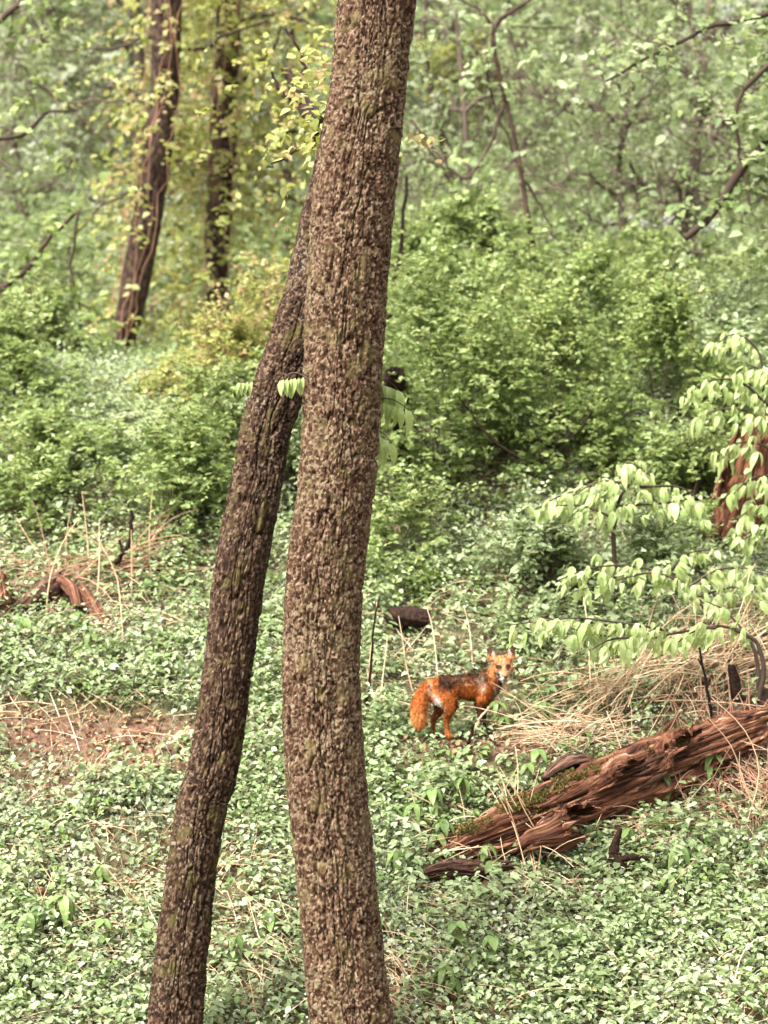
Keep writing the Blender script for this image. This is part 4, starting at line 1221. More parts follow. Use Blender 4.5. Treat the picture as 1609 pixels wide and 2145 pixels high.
# ------------------------------------------------------------------ the fox
def fox():
    Yf = SHELF[1]
    sc_ = Yf / F / 4.0225                    # metres per pixel of the enlarged crop
    ORG = np.array([(760 / 4.0225 + 780 - 804.5) / F * Yf, Yf, 0.0])
    ORG[2] = -((1030 / 4.0225 + 1280) - 1072.5) / F * Yf
    def c(cx, cy_, d):
        return np.array([(cx - 760) * sc_, d, (1030 - cy_) * sc_])
    Vs, Fs, off = [], [], 0
    U, Vv = np.meshgrid(np.linspace(0, 2 * np.pi, 20, endpoint=False), np.linspace(0, np.pi, 12))
    us = np.stack([np.cos(U) * np.sin(Vv), np.sin(U) * np.sin(Vv), np.cos(Vv)], -1).reshape(-1, 3)
    idx = np.arange(240).reshape(12, 20); nx = np.roll(idx, -1, 1)
    uq = np.stack([idx[:-1], idx[1:], nx[1:], nx[:-1]], -1).reshape(-1, 4)
    def ball(p, r):
        nonlocal off
        Vs.append(us * np.asarray(r) + p); Fs.append(uq + off); off += 240
    def limb(pts, squash=1.0):
        """pts: list of (cx, cy, depth, radius m): a chain of overlapping balls"""
        P4 = np.array([[*c(a, b, d), r] for a, b, d, r in pts])
        L = np.linalg.norm(np.diff(P4[:, :3], axis=0), axis=1).sum()
        S = spline(P4, max(6, int(L / .009)))
        for s in S:
            ball(s[:3], (s[3], s[3] * squash, s[3]))
    k = 1.0
    limb([(505, 650, -.10, .060), (560, 640, -.085, .070), (650, 632, -.055, .072), (760, 638, -.01, .075), (870, 648, .04, .084), (960, 652, .075, .080), (1010, 640, .095, .064)], .82)
    limb([(960, 630, .075, .075), (1020, 580, .085, .066), (1065, 520, .07, .060), (1092, 470, .04, .055)])
    # skull, cheeks, muzzle
    hd = np.array([.0, 0, 0])
    ball(c(1097, 445, .025), (.060, .060, .050)); ball(c(1062, 490, .0), (.036, .04, .034)); ball(c(1146, 485, .0), (.034, .04, .034))
    ball(c(1098, 415, .02), (.045, .045, .032))
    limb([(1104, 480, -.02, .036), (1110, 515, -.06, .025), (1114, 540, -.098, .0165)])
    limb([(1104, 530, -.03, .022), (1108, 562, -.078, .011)])
    # ears: broad flat cones standing on the skull
    for (bx, by, tx, ty) in ((1026, 412, 982, 312), (1160, 402, 1180, 292)):
        for s in np.linspace(0, 1, 26):
            p = c(bx + (tx - bx) * s, by + (ty - by) * s, .02 + .012 * s)
            wv = .033 * (1 - s) ** .75 * (1 + .6 * s) + .003
            ball(p, (wv, .010 * (1 - s) + .006, .012))
    # legs
    limb([(550, 690, -.135, .055), (610, 720, -.150, .060), (655, 775, -.155, .046), (640, 835, -.150, .034), (618, 885, -.145, .024), (622, 940, -.145, .017), (628, 1005, -.15, .016), (640, 1028, -.155, .02), (662, 1034, -.165, .016)])
    limb([(545, 700, -.045, .055), (580, 770, -.035, .044), (560, 840, -.03, .032), (518, 895, -.03, .020), (512, 950, -.03, .016), (508, 1008, -.03, .015), (528, 1030, -.035, .017)])
    limb([(945, 670, .02, .058), (925, 740, .01, .046), (912, 800, .01, .032), (914, 880, .01, .020), (910, 950, .01, .017), (906, 1010, .005, .016), (924, 1032, -.005, .018)])
    limb([(990, 680, .115, .05), (975, 750, .11, .04), (950, 810, .11, .03), (945, 890, .115, .019), (944, 950, .115, .016), (946, 1010, .115, .015), (962, 1030, .11, .018)])
    # brush
    limb([(480, 640, -.115, .036), (440, 665, -.13, .044), (408, 715, -.145, .043), (392, 790, -.15, .049), (390, 865, -.15, .047), (402, 925, -.15, .036), (418, 940, -.15, .016)])
    me = mesh_np('raw', np.vstack(Vs), np.vstack(Fs))
    tmp = bpy.data.objects.new('tmp_body', me)
    col.objects.link(tmp)
    m = tmp.modifiers.new('r', 'REMESH'); m.mode = 'VOXEL'; m.voxel_size = .0055
    s = tmp.modifiers.new('s', 'SMOOTH'); s.iterations = 4; s.factor = .5
    dg = bpy.context.evaluated_depsgraph_get()
    body = bpy.data.meshes.new_from_object(tmp.evaluated_get(dg))
    bpy.data.objects.remove(tmp)
    n = len(body.vertices)
    co = np.empty(n * 3, np.float32); body.vertices.foreach_get('co', co); co = co.reshape(-1, 3)
    no = np.empty(n * 3, np.float32); body.vertices.foreach_get('normal', no); no = no.reshape(-1, 3)
    X = co[:, 0] / sc_ + 760; Z = 1030 - co[:, 2] / sc_; D = co[:, 1]      # back in crop pixels

    def coat(X, Z, D, nrm_):
        N = len(X)
        n1 = fbm(X * .02, Z * .03, 3, 3); n2 = fbm(X * .08, Z * .06, 6, 3)
        col_ = np.tile(np.array([.37, .105, .025]), (N, 1))
        def mix(c_, w_):
            nonlocal col_
            w_ = np.clip(w_, 0, 1)[:, None]
            col_ = col_ * (1 - w_) + np.array(c_) * w_
        def blob(cx, cz, rx, rz, soft=.5):
            d = np.hypot((X - cx) / rx, (Z - cz) / rz) + .5 * n1
            return np.clip((1.2 - d) / soft, 0, 1)
        head = (Z < 590) & (X > 985)
        leg = np.clip((Z - 780) / 60, 0, 1)
        front = X > 860
        # grizzled saddle
        sad = np.clip((640 + 60 * n1 * 2 - Z) / 60, 0, 1) * ((X > 560) & (X < 985) & ~head) + blob(620, 610, 90, 80) * .8
        mix((.040, .020, .012), sad * np.clip(1.0 + 3.0 * n2, 0, 1))
        mix((.30, .20, .13), blob(780, 590, 180, 40) * np.clip(2.5 * n2, 0, .6))
        # belly darker, legs
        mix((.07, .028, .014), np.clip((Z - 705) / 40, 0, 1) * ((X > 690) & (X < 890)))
        mix((.15, .048, .016), leg * ~front * (X > 478) * .7)
        mix((.05, .022, .014), np.clip((Z - 745) / 80, 0, 1) * front * .95)
        mix((.16, .05, .02), blob(545, 850, 60, 90) * (D > -.09))
        # pale patches
        mix((.50, .34, .24), blob(480, 640, 26, 50) * .6)
        mix((.55, .44, .36), np.clip((1.0 - np.hypot((X - 560 - (Z - 750) * .45) / 34, (Z - 750) / 85)) / .3, 0, 1) * (D < -.08) * .9)
        mix((.42, .29, .21), blob(925, 615, 45, 75) * .7 * np.clip(.7 + 2 * n2, 0, 1))
        mix((.30, .25, .21), blob(1060, 690, 50, 80) * .6 * (X > 1010))
        # head
        mix((.30, .115, .043), head * .9)
        mix((.38, .19, .10), blob(1100, 430, 36, 44) * head * .5)
        mix((.60, .50, .42), ((blob(1066, 530, 20, 26, .3) + blob(1156, 520, 16, 24, .3)) * head))
        mix((.58, .52, .46), blob(1105, 562, 24, 12, .3) * head)
        mix((.25, .12, .07), (blob(1085, 505, 10, 30, .4) + blob(1128, 500, 10, 30, .4)) * head * .6)
        mix((.035, .02, .014), (blob(1063, 468, 26, 19, .3) + blob(1143, 463, 26, 19, .3)) * head * (D < .03))
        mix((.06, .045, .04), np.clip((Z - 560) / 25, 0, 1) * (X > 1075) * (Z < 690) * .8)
        # ears: dark behind and along the rim, pale inside
        ear = (Z < 412) & ((X < 1052) | (X > 1128)) & (X > 940)
        mix((.035, .022, .016), ear * .92)
        inner = blob(1022, 375, 14, 34, .3) + blob(1157, 360, 13, 34, .3)
        mix((.42, .30, .24), inner * ear * (nrm_[:, 1] < -.1))
        mix((.34, .13, .045), np.clip((Z - 352) / 40, 0, 1) * ear * .8)
        # brush lighter at the tip
        mix((.56, .22, .07), (X < 478) * np.clip((Z - 760) / 120, 0, 1) * .8)
        mix((.16, .05, .02), (X < 478) * np.clip(3.5 * n2 - .15, 0, .7))
        n4 = fbm(X * .17, Z * .12, 16, 2)
        return col_ * np.clip(.95 + 1.5 * n2 + 1.3 * n4, .25, 1.9)[:, None]
    cc = coat(X, Z, D, no)
    at = body.attributes.new('coat', 'FLOAT_COLOR', 'POINT')
    at.data.foreach_set('color', np.hstack([cc, np.ones((n, 1))]).astype(np.float32).ravel())
    body.polygons.foreach_set('use_smooth', np.ones(len(body.polygons), bool))
    fm, t, p, out = new_mat('fox coat')
    a = attr(t, 'coat')
    t.links.new(a.outputs['Color'], p.inputs['Base Color'])
    p.inputs['Roughness'].default_value = .8
    p.inputs['Specular IOR Level'].default_value = .06
    body.materials.clear(); body.materials.append(fm)
    body.name = 'fox'
    root = obj('fox', body, loc=ORG)
    tag(root, 'red fox standing side on in the weeds with its head turned to look out', 'fox')
    # fur: short tapered blades over the body
    nt_ = 38000
    body.calc_loop_triangles()
    lt = np.empty(len(body.loop_triangles) * 3, np.int32); body.loop_triangles.foreach_get('vertices', lt); lt = lt.reshape(-1, 3)
    A, B, C = co[lt[:, 0]], co[lt[:, 1]], co[lt[:, 2]]
    area = np.linalg.norm(np.cross(B - A, C - A), axis=1)
    ti = rng.choice(len(lt), nt_, p=area / area.sum())
    r1, r2 = rng.random(nt_), rng.random(nt_)
    fl = r1 + r2 > 1; r1[fl] = 1 - r1[fl]; r2[fl] = 1 - r2[fl]
    p0 = A[ti] + (B - A)[ti] * r1[:, None] + (C - A)[ti] * r2[:, None]
    nn = nrm(no[lt[ti, 0]])
    Xf, Zf, Df = p0[:, 0] / sc_ + 760, 1030 - p0[:, 2] / sc_, p0[:, 1]
    colr = coat(Xf + rng.normal(size=nt_) * 5, Zf + rng.normal(size=nt_) * 5, Df, nn) * rng.uniform(.45, 1.4, (nt_, 1))
    colr = np.minimum(colr, .62)
    length = np.full(nt_, .020)
    length[(Zf > 800)] = .008
    length[(Xf < 478)] = .025
    headm = (Zf < 560) & (Xf > 1000)
    length[headm] = .006
    length[(Zf < 412) & (Xf > 940)] = .005
    length[(Xf > 1080) & (Zf > 460) & (Zf < 580) & (Df < -.02)] = .003
    length[(Zf > 480) & (Zf < 720) & (Xf > 960) & (Xf < 1130) & ~headm] = .028
    flow = np.tile(np.array([-.8, -.1, -.55]), (nt_, 1))
    flow[Xf < 478] = (-.15, 0, -1)
    flow[headm] = np.stack([np.sign(Xf[headm] - 1100) * .8, np.full(headm.sum(), .3), np.full(headm.sum(), -.35)], -1)
    flow = flow - nn * np.sum(flow * nn, 1, keepdims=True)
    tuft = np.stack([fbm(Xf * .06, Zf * .06, s_, 2) for s_ in (41, 42, 43)], -1)
    d = nrm(nrm(flow) * .8 + nn * .55 + rng.normal(size=(nt_, 3)) * .2 + tuft * 1.3 * (~headm)[:, None])
    side = nrm(np.cross(d, nn)) * .0017
    L = (length * rng.uniform(.6, 1.25, nt_))[:, None]
    tri = np.stack([p0 - side, p0 + side, p0 + d * L], 1).reshape(-1, 3)
    fv = np.repeat(colr, 3, axis=0)
    fur = mesh_np('fur', tri, np.arange(nt_ * 3).reshape(-1, 3), fm, vcol=np.clip(fv, 0, .9))
    obj('fur', fur, root, kind='stuff')
    # eyes and nose
    em, t, p, out = new_mat('fox eye'); p.inputs['Base Color'].default_value = (.012, .006, .004, 1); p.inputs['Roughness'].default_value = .25; p.inputs['Specular IOR Level'].default_value = .2
    nm, t, p, out = new_mat('fox nose'); p.inputs['Base Color'].default_value = (.012, .010, .010, 1); p.inputs['Roughness'].default_value = .5; p.inputs['Specular IOR Level'].default_value = .2
    for (ex, ez) in ((1065, 466), (1142, 461)):
        obj('eye', mesh_np('eye', us * .0095, uq, em, smooth=True), root, c(ex, ez, -.030))
    obj('nose', mesh_np('nose', us * np.array([.0115, .010, .009]), uq, nm, smooth=True), root, c(1115, 545, -.112))
    return ORG
FOX = fox()

# ------------------------------------------------------------------ ground cover
LOGLINE = np.array([G(905, 1850), G(1000, 1825), G(1150, 1800), G(1240, 1760), G(1350, 1720), G(1480, 1640)])
def near_log(x, y):
    yl = np.interp(x, LOGLINE[:, 0], LOGLINE[:, 1])
    return (x > LOGLINE[0, 0] - .1) & (x < LOGLINE[-1, 0] + .1) & (y > yl - .20) & (y < yl + .50)
DL = G(858, 1318)
def near_dark(x, y):
    return (np.abs(x - DL[0]) < .16) & (np.abs(y - DL[1] + .1) < .3)
FOXX, FOXY = float(FOX[0]), float(FOX[1])
def near_fox(x, y):
    """1 where weeds would hide the legs of the fox"""
    return ((np.abs(x - FOXX) < .42) & (y > FOXY - .55) & (y < FOXY + .3)) | near_log(x, y) | near_dark(x, y)

def field(n, y0=10.9, y1=19.5, m=.5):
    y = y0 + (y1 - y0) * rng.random(n)
    x = (rng.random(n) - .5) * 2 * (y * .176 + m)
    return x, y

def small_cover():
    # creeping small leaves, three tones
    for name, label, mat, n, size, sd, thr, hh in [
            ('ground_ivy', 'small dark green creeping leaves over the slope', 'ivy', 150000, .0195, 101, -.04, .09),
            ('pale_creeper', 'greyish pale small leaves spreading between the weeds', 'weed_blue', 90000, .021, 131, -.02, .12)]:
        x, y = field(n)
        b = bare(x, y)
        f = fbm(x * 1.1, y * 1.1, sd) + .45 * fbm(x * 4, y * 4, sd + 3)
        keep = (rng.random(n) > b * 1.0) & (f > thr + .05 * rng.normal(size=n))
        if name == 'pale_creeper':
            keep |= (rng.random(len(x)) < .35) & (y < 13.2) & (rng.random(len(x)) > bare(x, y))
        x, y, f = x[keep], y[keep], f[keep]
        n = len(x)
        hm = hh * (.5 + 1.6 * np.clip(fbm(x * 3, y * 3, sd + 9) + .4, 0, 1))
        hm = np.where(near_fox(x, y), hm * .35, hm)
        z = H(x, y) + .01 + hm * rng.random(n)
        yd = rdir(n, -.2)
        nd = rng.normal(size=(n, 3)) * .42 + np.array([0, -.35, 1])
        sz = size * (.55 + .9 * rng.random(n)) * (.75 + 1.1 * np.clip(fbm(x * 1.7, y * 1.7, sd + 30) + .3, 0, 1))
        rn = np.clip(.45 + .9 * fbm(x * 1.8, y * 1.8, sd + 5) + .22 * rng.normal(size=n), 0, 1)
        pos = np.stack([x, y, z], -1)
        a = y < 14.0                                # simpler leaves farther up the slope
        V, q = scatter(pos[a], yd[a], nd[a], sz[a], LEAF_ROUND)
        V2, q2 = scatter(pos[~a], yd[~a], nd[~a], sz[~a] * 1.15, LEAF_SIMPLE)
        rr = np.concatenate([np.repeat(rn[a], 6), np.repeat(rn[~a], 4)])
        o = obj(name, mesh_np(name, np.vstack([V, V2]), np.vstack([q, q2 + len(V)]), M[mat], {'rnd': rr}))
        tag(o, label, 'ground cover', kind='stuff')
small_cover()

def weeds():
    """leafy rosettes: many leaves round a short stem, taller on top"""
    for name, label, mat, n, size, sd, thr, hgt in [
            ('weeds', 'bright green leafy weeds in drifts across the slope', 'weed', 8000, .042, 201, .0, .24),
            ('broad_weeds', 'larger leaved pale weeds standing above the low ground cover', 'weed', 1200, .066, 261, .06, .22),
            ('herbs', 'mid green low herbs scattered through the ground cover', 'seedling', 2600, .044, 231, .03, .15)]:
        x, y = field(n, 11.0, 18.6)
        f = fbm(x * .75, y * .75, sd)
        # drifts seen in the photograph: between the trunks, left of the fox, the band at left
        for px, py, rx, ry in [(560, 1600, .35, .9), (850, 1580, .45, .3), (330, 1620, .5, .25), (300, 1420, 1.0, .35), (900, 1690, .4, .3), (1500, 1850, .5, .5)]:
            g = G(px, py)
            f = np.maximum(f, .3 * np.exp(-((x - g[0]) / rx) ** 2 - ((y - g[1]) / ry) ** 2))
        keep = (f > thr + .08 * rng.normal(size=n)) & (rng.random(n) > bare(x, y) * 1.15)
        x, y = x[keep], y[keep]
        n = len(x)
        k = 14
        hg = hgt * (.5 + .8 * rng.random(n))
        hg = np.where(near_fox(x, y), hg * .35, hg)
        t = rng.random((n, k))
        a = rng.uniform(0, 6.28, (n, k))
        rr = (.02 + .06 * rng.random((n, k))) * (1.1 - .5 * t)
        cx, cy_ = x[:, None] + np.cos(a) * rr, y[:, None] + np.sin(a) * rr
        cz = H(x, y)[:, None] + .015 + hg[:, None] * t ** .8
        pos = np.stack([cx, cy_, cz], -1).reshape(-1, 3)
        yd = np.stack([np.cos(a), np.sin(a), -.25 + .35 * rng.normal(size=a.shape)], -1).reshape(-1, 3)
        nd = rng.normal(size=(n * k, 3)) * .3 + np.array([0, -.25, 1])
        sz = (size * (.6 + .7 * rng.random((n, k)))).ravel()
        V, q = scatter(pos, yd, nd, sz, LEAF_MID)
        rn = np.clip(.5 + .2 * rng.normal(size=(n, 1)) + .18 * rng.normal(size=(n, k)), 0, 1).ravel()
        o = obj(name, mesh_np(name, V, q, M[mat], {'rnd': np.repeat(rn, 6)}))
        tag(o, label, 'weeds', kind='stuff')
weeds()

def grass():
    n = 5200
    x, y = field(n, 11, 17.5)
    keep = (fbm(x * 1.2, y * 1.2, 411) + .15 * rng.normal(size=n) > -.05) & ~near_fox(x, y)
    x, y = x[keep], y[keep]; n = len(x)
    a = rng.uniform(0, 6.28, n)
    d = nrm(np.stack([np.cos(a) * .5, np.sin(a) * .4, .7 + .5 * rng.random(n)], -1))
    V, q, al, rn = blades(np.stack([x, y, H(x, y)], -1), d, rng.uniform(.12, .36, n), rng.uniform(.0012, .0028, n), sag=.35, K=5)
    o = obj('grass', mesh_np('grass', V, q, M['weed_blue'], {'rnd': rn}))
    tag(o, 'thin greyish grass blades and stems among the weeds', 'grass', kind='stuff')

def litter():
    n = 40000
    x, y = field(n, 10.9, 18.0)
    b = bare(x, y) + .12 + .25 * np.clip(fbm(x * 1.3, y * 1.3, 55) * 2, 0, 1)
    keep = rng.random(n) < b
    x, y = x[keep], y[keep]; n = len(x)
    z = H(x, y) + .012 + .03 * rng.random(n)
    nd = rng.normal(size=(n, 3)) * .35 + np.array([0, -.3, 1])
    V, q = scatter(np.stack([x, y, z], -1), rdir(n), nd, .040 * (.3 + 1.1 * rng.random(n)), LEAF_MID)
    o = obj('leaf_litter', mesh_np('leaf_litter', V, q, M['litter'], {'rnd': np.repeat(rng.random(n), 6)}))
    tag(o, 'dry brown leaf litter on the bare patches of the slope', 'leaf litter', kind='stuff')
    # tiny pale blue flowers low in the frame
    n = 420
    x, y = field(n, 11.3, 12.6, .2)
    keep = (fbm(x * 1.5, y * 1.5, 305) > .08) & ~near_log(x, y)
    x, y = x[keep], y[keep]; n = len(x)
    V, q = scatter(np.stack([x, y, H(x, y) + .13 + .05 * rng.random(n)], -1), rdir(n), rng.normal(size=(n, 3)) * .3 + np.array([0, -.6, 1]), np.full(n, .013), LEAF_ROUND)
    m = leaf_mat('pale blue petal', [(.45, .50, .62), (.6, .64, .74), (.75, .76, .8)], trans=.2)
    o = obj('wildflowers', mesh_np('wildflowers', V, q, m, {'rnd': np.repeat(rng.random(n), 6)}))
    tag(o, 'tiny pale blue wildflowers in the low ground cover', 'wildflowers', kind='stuff')
litter()

# ------------------------------------------------------------------ straw and dead stalks
def blades(starts, dirs, L, r, sag=.15, K=6, wob=.03):
    N = len(starts)
    t = np.linspace(0, 1, K)[None, :, None]
    L = np.asarray(L).reshape(-1, 1, 1)
    p = starts[:, None] + dirs[:, None] * t * L + np.array([0, 0, -1.0]) * sag * L * t ** 2 + rng.normal(size=(N, 1, 3)) * wob * L * np.sin(t * 3.14)
    return tubes(p, np.asarray(r).reshape(-1, 1) * np.linspace(1, .5, K)[None], 4)

def straw():
    # loose bits everywhere
    n = 9500
    x, y = field(n, 11, 17)
    keep = rng.random(n) < (.28 + bare(x, y) * .6 * (x > -1.0)) * np.clip(.6 + 2.0 * fbm(x * 1.1, y * 1.1, 91), .1, 1)
    keep &= ~((np.abs(x - FOXX) < .75) & (y > FOXY - 1.0) & (y < FOXY + .25))
    x, y = x[keep], y[keep]; n = len(x)
    a = rng.uniform(0, 6.28, n)
    d = nrm(np.stack([np.cos(a), .5 * np.sin(a), .35 * rng.random(n) + .3 * np.sin(a)], -1))
    V, q, al, rn = blades(np.stack([x, y, H(x, y) + .02 + .07 * rng.random(n)], -1), d, rng.uniform(.12, .5, n), rng.uniform(.0016, .0036, n))
    o = obj('straw_litter', mesh_np('straw_litter', V, q, M['straw'], {'rnd': rn}))
    tag(o, 'loose pale straw strewn over the whole slope', 'straw', kind='stuff')
    # heaps: from pixel, to pixel, how many, spread px, length
    heaps = [('long thatch of straw slanting up behind the red log', (1235, 1545), (1440, 1400), 120, 34, .9, 'straw', .0048),
             ('fan of straw right of the fox below the pale sapling', (1210, 1490), (1340, 1440), 90, 40, .5, 'straw', .0042),
             ('thick bank of straw climbing to the right edge above the red log', (1440, 1440), (1600, 1370), 130, 46, .75, 'straw', .0048),
             ('flattened straw on the ground around the feet of the fox', (1110, 1565), (1260, 1580), 130, 18, .45, 'straw', .003),
             ('tangled pinkish straw at the right edge beside the log ends', (1490, 1480), (1600, 1720), 260, 60, .55, 'straw_red', .0034),
             ('straw hanging from the bank at the right edge above the stub', (1480, 1400), (1609, 1340), 150, 45, .5, 'straw', .0034),
             ('dead stalk tangle over the logs at left', (90, 1250), (320, 1200), 130, 35, .75, 'straw_red', .0042),
             ('straw scraps on the ground below the thick trunk', (790, 2010), (920, 2110), 90, 50, .32, 'straw', .003),
             ('straw scraps between the bases of the two trunks', (460, 1960), (600, 2060), 90, 60, .35, 'straw', .003),
             ('small straw bundle below the right part of the red log', (1330, 1790), (1440, 1760), 60, 24, .3, 'straw', .003),
             ('dense bundle of dry stalks draped down over the left half of the red log', (1050, 1700), (1130, 1870), 46, 22, .55, 'straw', .0038),
             ('dry stalk stubble at the low left end of the red log', (880, 1780), (1000, 1780), 40, 30, .32, 'straw', .0038)]
    for lab, a0, a1, n, sp, L, mat, r in heaps:
        A, B = G(*a0), G(*a1)
        s = rng.random(n)[:, None]
        st = A + (B - A) * s + rng.normal(size=(n, 3)) * np.array([sp / 350, sp / 350, .0])
        st[:, 2] = H(st[:, 0], st[:, 1]) + .03 + .12 * rng.random(n)
        main = nrm((B - A) + 1e-6)
        d = nrm(main * rng.choice([-1, 1], n)[:, None] * .8 + rng.normal(size=(n, 3)) * np.array([.45, .25, .35]) + np.array([0, 0, .12]))
        V, q, al, rn = blades(st - A, d, rng.uniform(.4, 1.1, n) * L, rng.uniform(.6, 1.2, n) * r, sag=.2)
        o = obj('straw_heap', mesh_np('straw_heap', V, q, M[mat], {'rnd': rn}), loc=A)
        tag(o, lab, 'straw heap', kind='stuff')
straw()
grass()

def stalks():
    ST = 'dead stalks standing on the slope'
    def stalk(lab, pts, r0=1.7, r1=.8, mat='straw', dy=0.0, group=None):
        Y = yg(*pts[0]) + dy
        b = P(*pts[0], Y)
        p = px_path(pts, Y, 10)
        V, q, al, rn = tubes(p - b, np.linspace(r0, r1, 10) / F * Y, 5)
        o = obj('dead_stalk', mesh_np('dead_stalk', V, q, M[mat], {'rnd': rn}, smooth=True), loc=b)
        tag(o, lab, 'stalk', group)
    one = [('pale stalk leaning right beside the left decayed log', [(95, 1300), (105, 1210), (130, 1140), (165, 1085)]),
           ('tall straight stalk in front of the dark curved stick at left', [(275, 1250), (276, 1190), (275, 1110)]),
           ('long pale stalk bending down across the left weeds', [(260, 1370), (252, 1260), (240, 1195), (195, 1110)]),
           ('upright stalk rising from the tangle through the dense left shrub', [(188, 1230), (184, 1140), (172, 1030)]),
           ('thin upright stalk between the curved stick and the leaning trunk', [(316, 1215), (313, 1120), (320, 1020)]),
           ('short upright stalk over the middle of the left stalk tangle', [(203, 1260), (208, 1180), (208, 1090)]),
           ('white stalk lying in the weeds beside the leaning trunk', [(400, 1320), (360, 1300), (320, 1290)]),
           ('long pale stalk lying on the slope low beside the leaning trunk', [(335, 1950), (290, 1890), (240, 1840), (215, 1815)]),
           ('thin grey stalk lying below the bare earth at left', [(320, 1705), (220, 1690), (90, 1672)]),
           ('tall pale stalk just left of the fox', [(865, 1450), (850, 1390), (845, 1350), (835, 1290)]),
           ('tall pale stalk rising behind the back of the fox', [(917, 1415), (912, 1360), (905, 1310), (895, 1275)]),
           ('pale stalk behind the neck of the fox', [(990, 1405), (988, 1360), (982, 1310), (972, 1270)]),
           ('long pale stalk beside the thick trunk above the dark log', [(768, 1470), (775, 1380), (790, 1260)]),
           ('pale stalk crossing over the fox tail side weeds', [(795, 1510), (800, 1440), (808, 1370), (812, 1330)]),
           ('thick pale stalk slanting across the left end of the red log', [(1140, 1790), (1100, 1720), (1060, 1650), (1040, 1610)]),
           ('second thick stalk of the bundle on the left end of the red log', [(1120, 1800), (1090, 1730), (1055, 1665), (1038, 1630)]),
           ('longest stalk of the bundle draped over the red log', [(1160, 1790), (1120, 1720), (1075, 1650), (1045, 1605)]),
           ('stalk of the bundle ending low in the weeds under the red log', [(1100, 1820), (1085, 1750), (1065, 1690), (1048, 1640)]),
           ('outermost stalk of the bundle nearest the thick trunk', [(1085, 1800), (1080, 1750), (1062, 1700), (1040, 1660)]),
           ('crossing stalk in the bundle on the red log', [(1150, 1810), (1135, 1760), (1100, 1700), (1070, 1630)]),
           ('pale stalk leaning over the straw thatch', [(1325, 1575), (1310, 1530), (1290, 1480)]),
           ('long pale stalk reaching from straw thatch towards the sapling', [(1240, 1500), (1280, 1440), (1310, 1390)]),
           ('thin stalk across the lower right weeds', [(1050, 1930), (1000, 1900), (940, 1870)]),
           ('arching grey stalk at bottom right of the thick trunk', [(1040, 2135), (1080, 2090), (1150, 2070), (1250, 2075)]),
           ('pale arching stalk in the weeds low below the red log', [(1180, 2040), (1230, 2000), (1270, 1998), (1320, 2015)]),
           ('pale stalk standing in weeds left of the red log end', [(850, 1950), (853, 1900), (857, 1850)]),
           ('white slanting stalk across weeds under the dark root', [(1170, 1860), (1200, 1845), (1220, 1825)]),
           ('short stalk stuck in front of the dark root', [(1320, 1860), (1305, 1820), (1295, 1785)]),
           ('long curved stalk at the lower right edge', [(1530, 2110), (1550, 2010), (1580, 1970), (1609, 1960)]),
           ('pale upright broken stalk above the middle pale leaf tier', [(1345, 1210), (1320, 1150), (1290, 1090)]),
           ('twiggy pale stalk left of the leaning straw at right', [(1440, 1260), (1450, 1200), (1470, 1140)]),
           ('pale curved stalk over the topmost sapling tier', [(1350, 1060), (1310, 1020), (1300, 985)]),
           ('pale dead stem at the right edge by the orange stump', [(1590, 1100), (1600, 1000), (1605, 860), (1609, 800)]),
           ('long pale stalk lying before the hind feet of the fox', [(928, 1535), (1000, 1530), (1060, 1535), (1120, 1548)]),
           ('pale stalk leaning out right of the front feet of the fox', [(1100, 1530), (1090, 1490), (1080, 1470)]),
           ('curving straw stem at right edge of the log', [(1600, 1760), (1560, 1640), (1530, 1560), (1480, 1500)]),
           ('second curving straw stem crossing the log end at right', [(1560, 1740), (1590, 1620), (1560, 1530), (1490, 1460)])]
    for lab, pts in one:
        stalk(lab, pts, group=ST)
stalks()

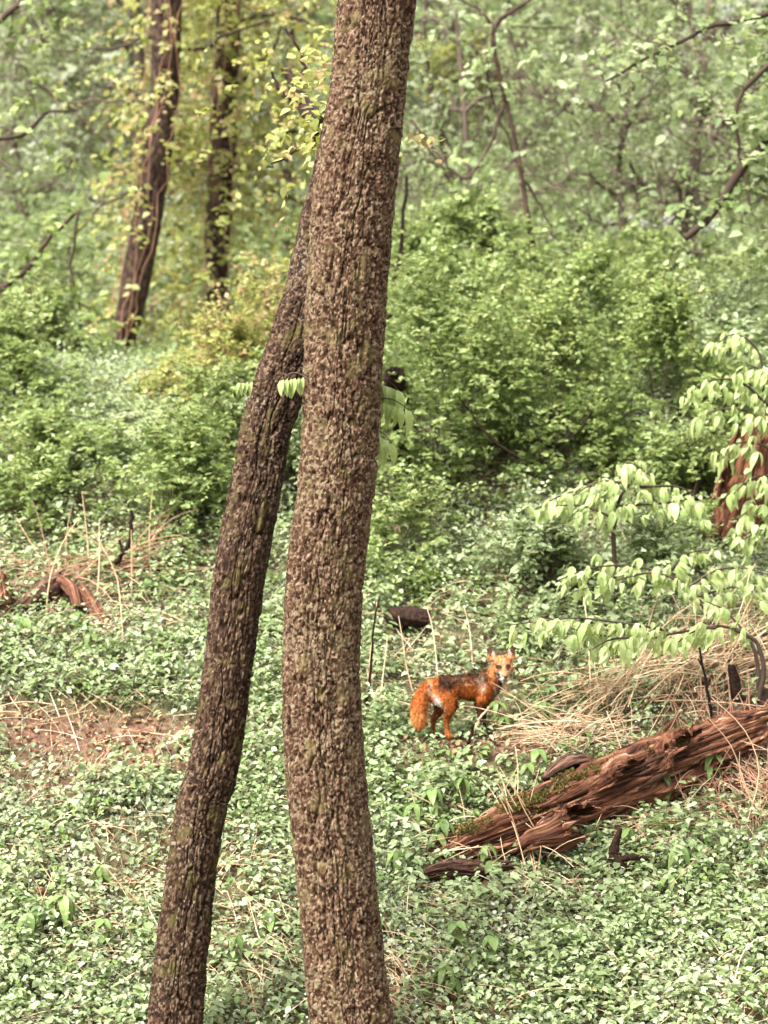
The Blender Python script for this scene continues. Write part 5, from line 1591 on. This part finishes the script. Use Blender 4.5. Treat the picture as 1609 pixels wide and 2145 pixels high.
# ------------------------------------------------------------------ seedlings with five drooping leaflets
def seedlings():
    GR = 'five leaflet seedlings in the weeds'
    spots = [(1110, 1640, .125, 'five leaflet seedling just above the left end of the red log'),
             (1305, 1790, .13, 'upright seedling in front of the red log by the dark root'),
             (1395, 1690, .115, 'seedling overlapping the middle of the red log'),
             (1370, 1760, .12, 'drooping seedling below the red log, right of the dark root'),
             (915, 1720, .14, 'dark leaved tall seedling below the tail of the fox'),
             (965, 1690, .12, 'seedling below the stick under the fox'),
             (930, 1790, .12, 'large leaved seedling at the low left end of the red log'),
             (860, 1760, .12, 'seedling against the right side of the thick trunk'),
             (830, 1840, .12, 'lower of two seedlings against the right side of the thick trunk'),
             (1045, 1545, .10, 'small seedling beside the front feet of the fox'),
             (1125, 1545, .095, 'small seedling in the straw right of the fox'),
             (1430, 1860, .13, 'broad seedling in the weeds right of the dark root'),
             (1390, 1900, .12, 'seedling lowest of those right of the dark root'),
             (1500, 1650, .12, 'seedling under the straw at the right end of the red log'),
             (1560, 1620, .12, 'seedling among pink straw at the right edge'),
             (1000, 1850, .12, 'seedling in the weeds under the low left end of the red log'),
             (960, 2000, .12, 'seedling low right of the thick trunk, above the arching stalk'),
             (1180, 1990, .12, 'seedling beside the pale arching stalk low in the weeds'),
             (1030, 2040, .11, 'seedling low down between the arching stalks'),
             (110, 1960, .15, 'broad dark seedling at the lower left edge'),
             (60, 1990, .14, 'second broad seedling at the lower left edge'),
             (190, 1870, .12, 'seedling left of the leaning trunk above the broad edge pair'),
             (230, 2010, .11, 'seedling close to the leaning trunk near the bottom'),
             (500, 2040, .12, 'seedling between the two trunks near the bottom'),
             (560, 1960, .11, 'seedling between the trunks above the straw scraps'),
             (160, 1330, .13, 'bluish seedling in front of the decayed left log'),
             (190, 1390, .11, 'bluish seedling below the decayed left log'),
             (60, 1340, .12, 'seedling at the foot of the left edge stump'),
             (330, 1420, .10, 'seedling beside the pale fallen branch at left'),
             (935, 2100, .12, 'seedling at the bottom edge beside the thick trunk')]
    for px, py, sz, lab in spots:
        g = G(px, py)
        root = thing('seedling', lab, 'seedling', g, GR)
        h = random.uniform(.14, .24)
        lean = np.array([random.gauss(0, .03), random.gauss(-.02, .02), h])
        p = spline(np.array([[0, 0, -.02], lean * .5 + np.array([.01, 0, 0]), lean]), 7)
        V, q, al, rn = tubes(p, np.linspace(.004, .0025, 7), 5)
        obj('stem', mesh_np('stem', V, q, M['straw_red'], {'rnd': rn}), root)
        for w_ in range(2):
            n = random.choice((5, 6, 7))
            cen = lean * (1 - .4 * w_) + np.array([random.gauss(0, .03), random.gauss(0, .03), 0]) * w_
            a0 = random.uniform(0, 6.28)
            for i in range(n):
                a = a0 + i * 6.283 / n
                yd = (math.cos(a), math.sin(a), random.uniform(-.55, -.05))
                place_leaf('seedling', root, cen, yd, (random.gauss(0, .2), random.gauss(-.2, .2), 1), sz * random.uniform(.75, 1.05))
seedlings()
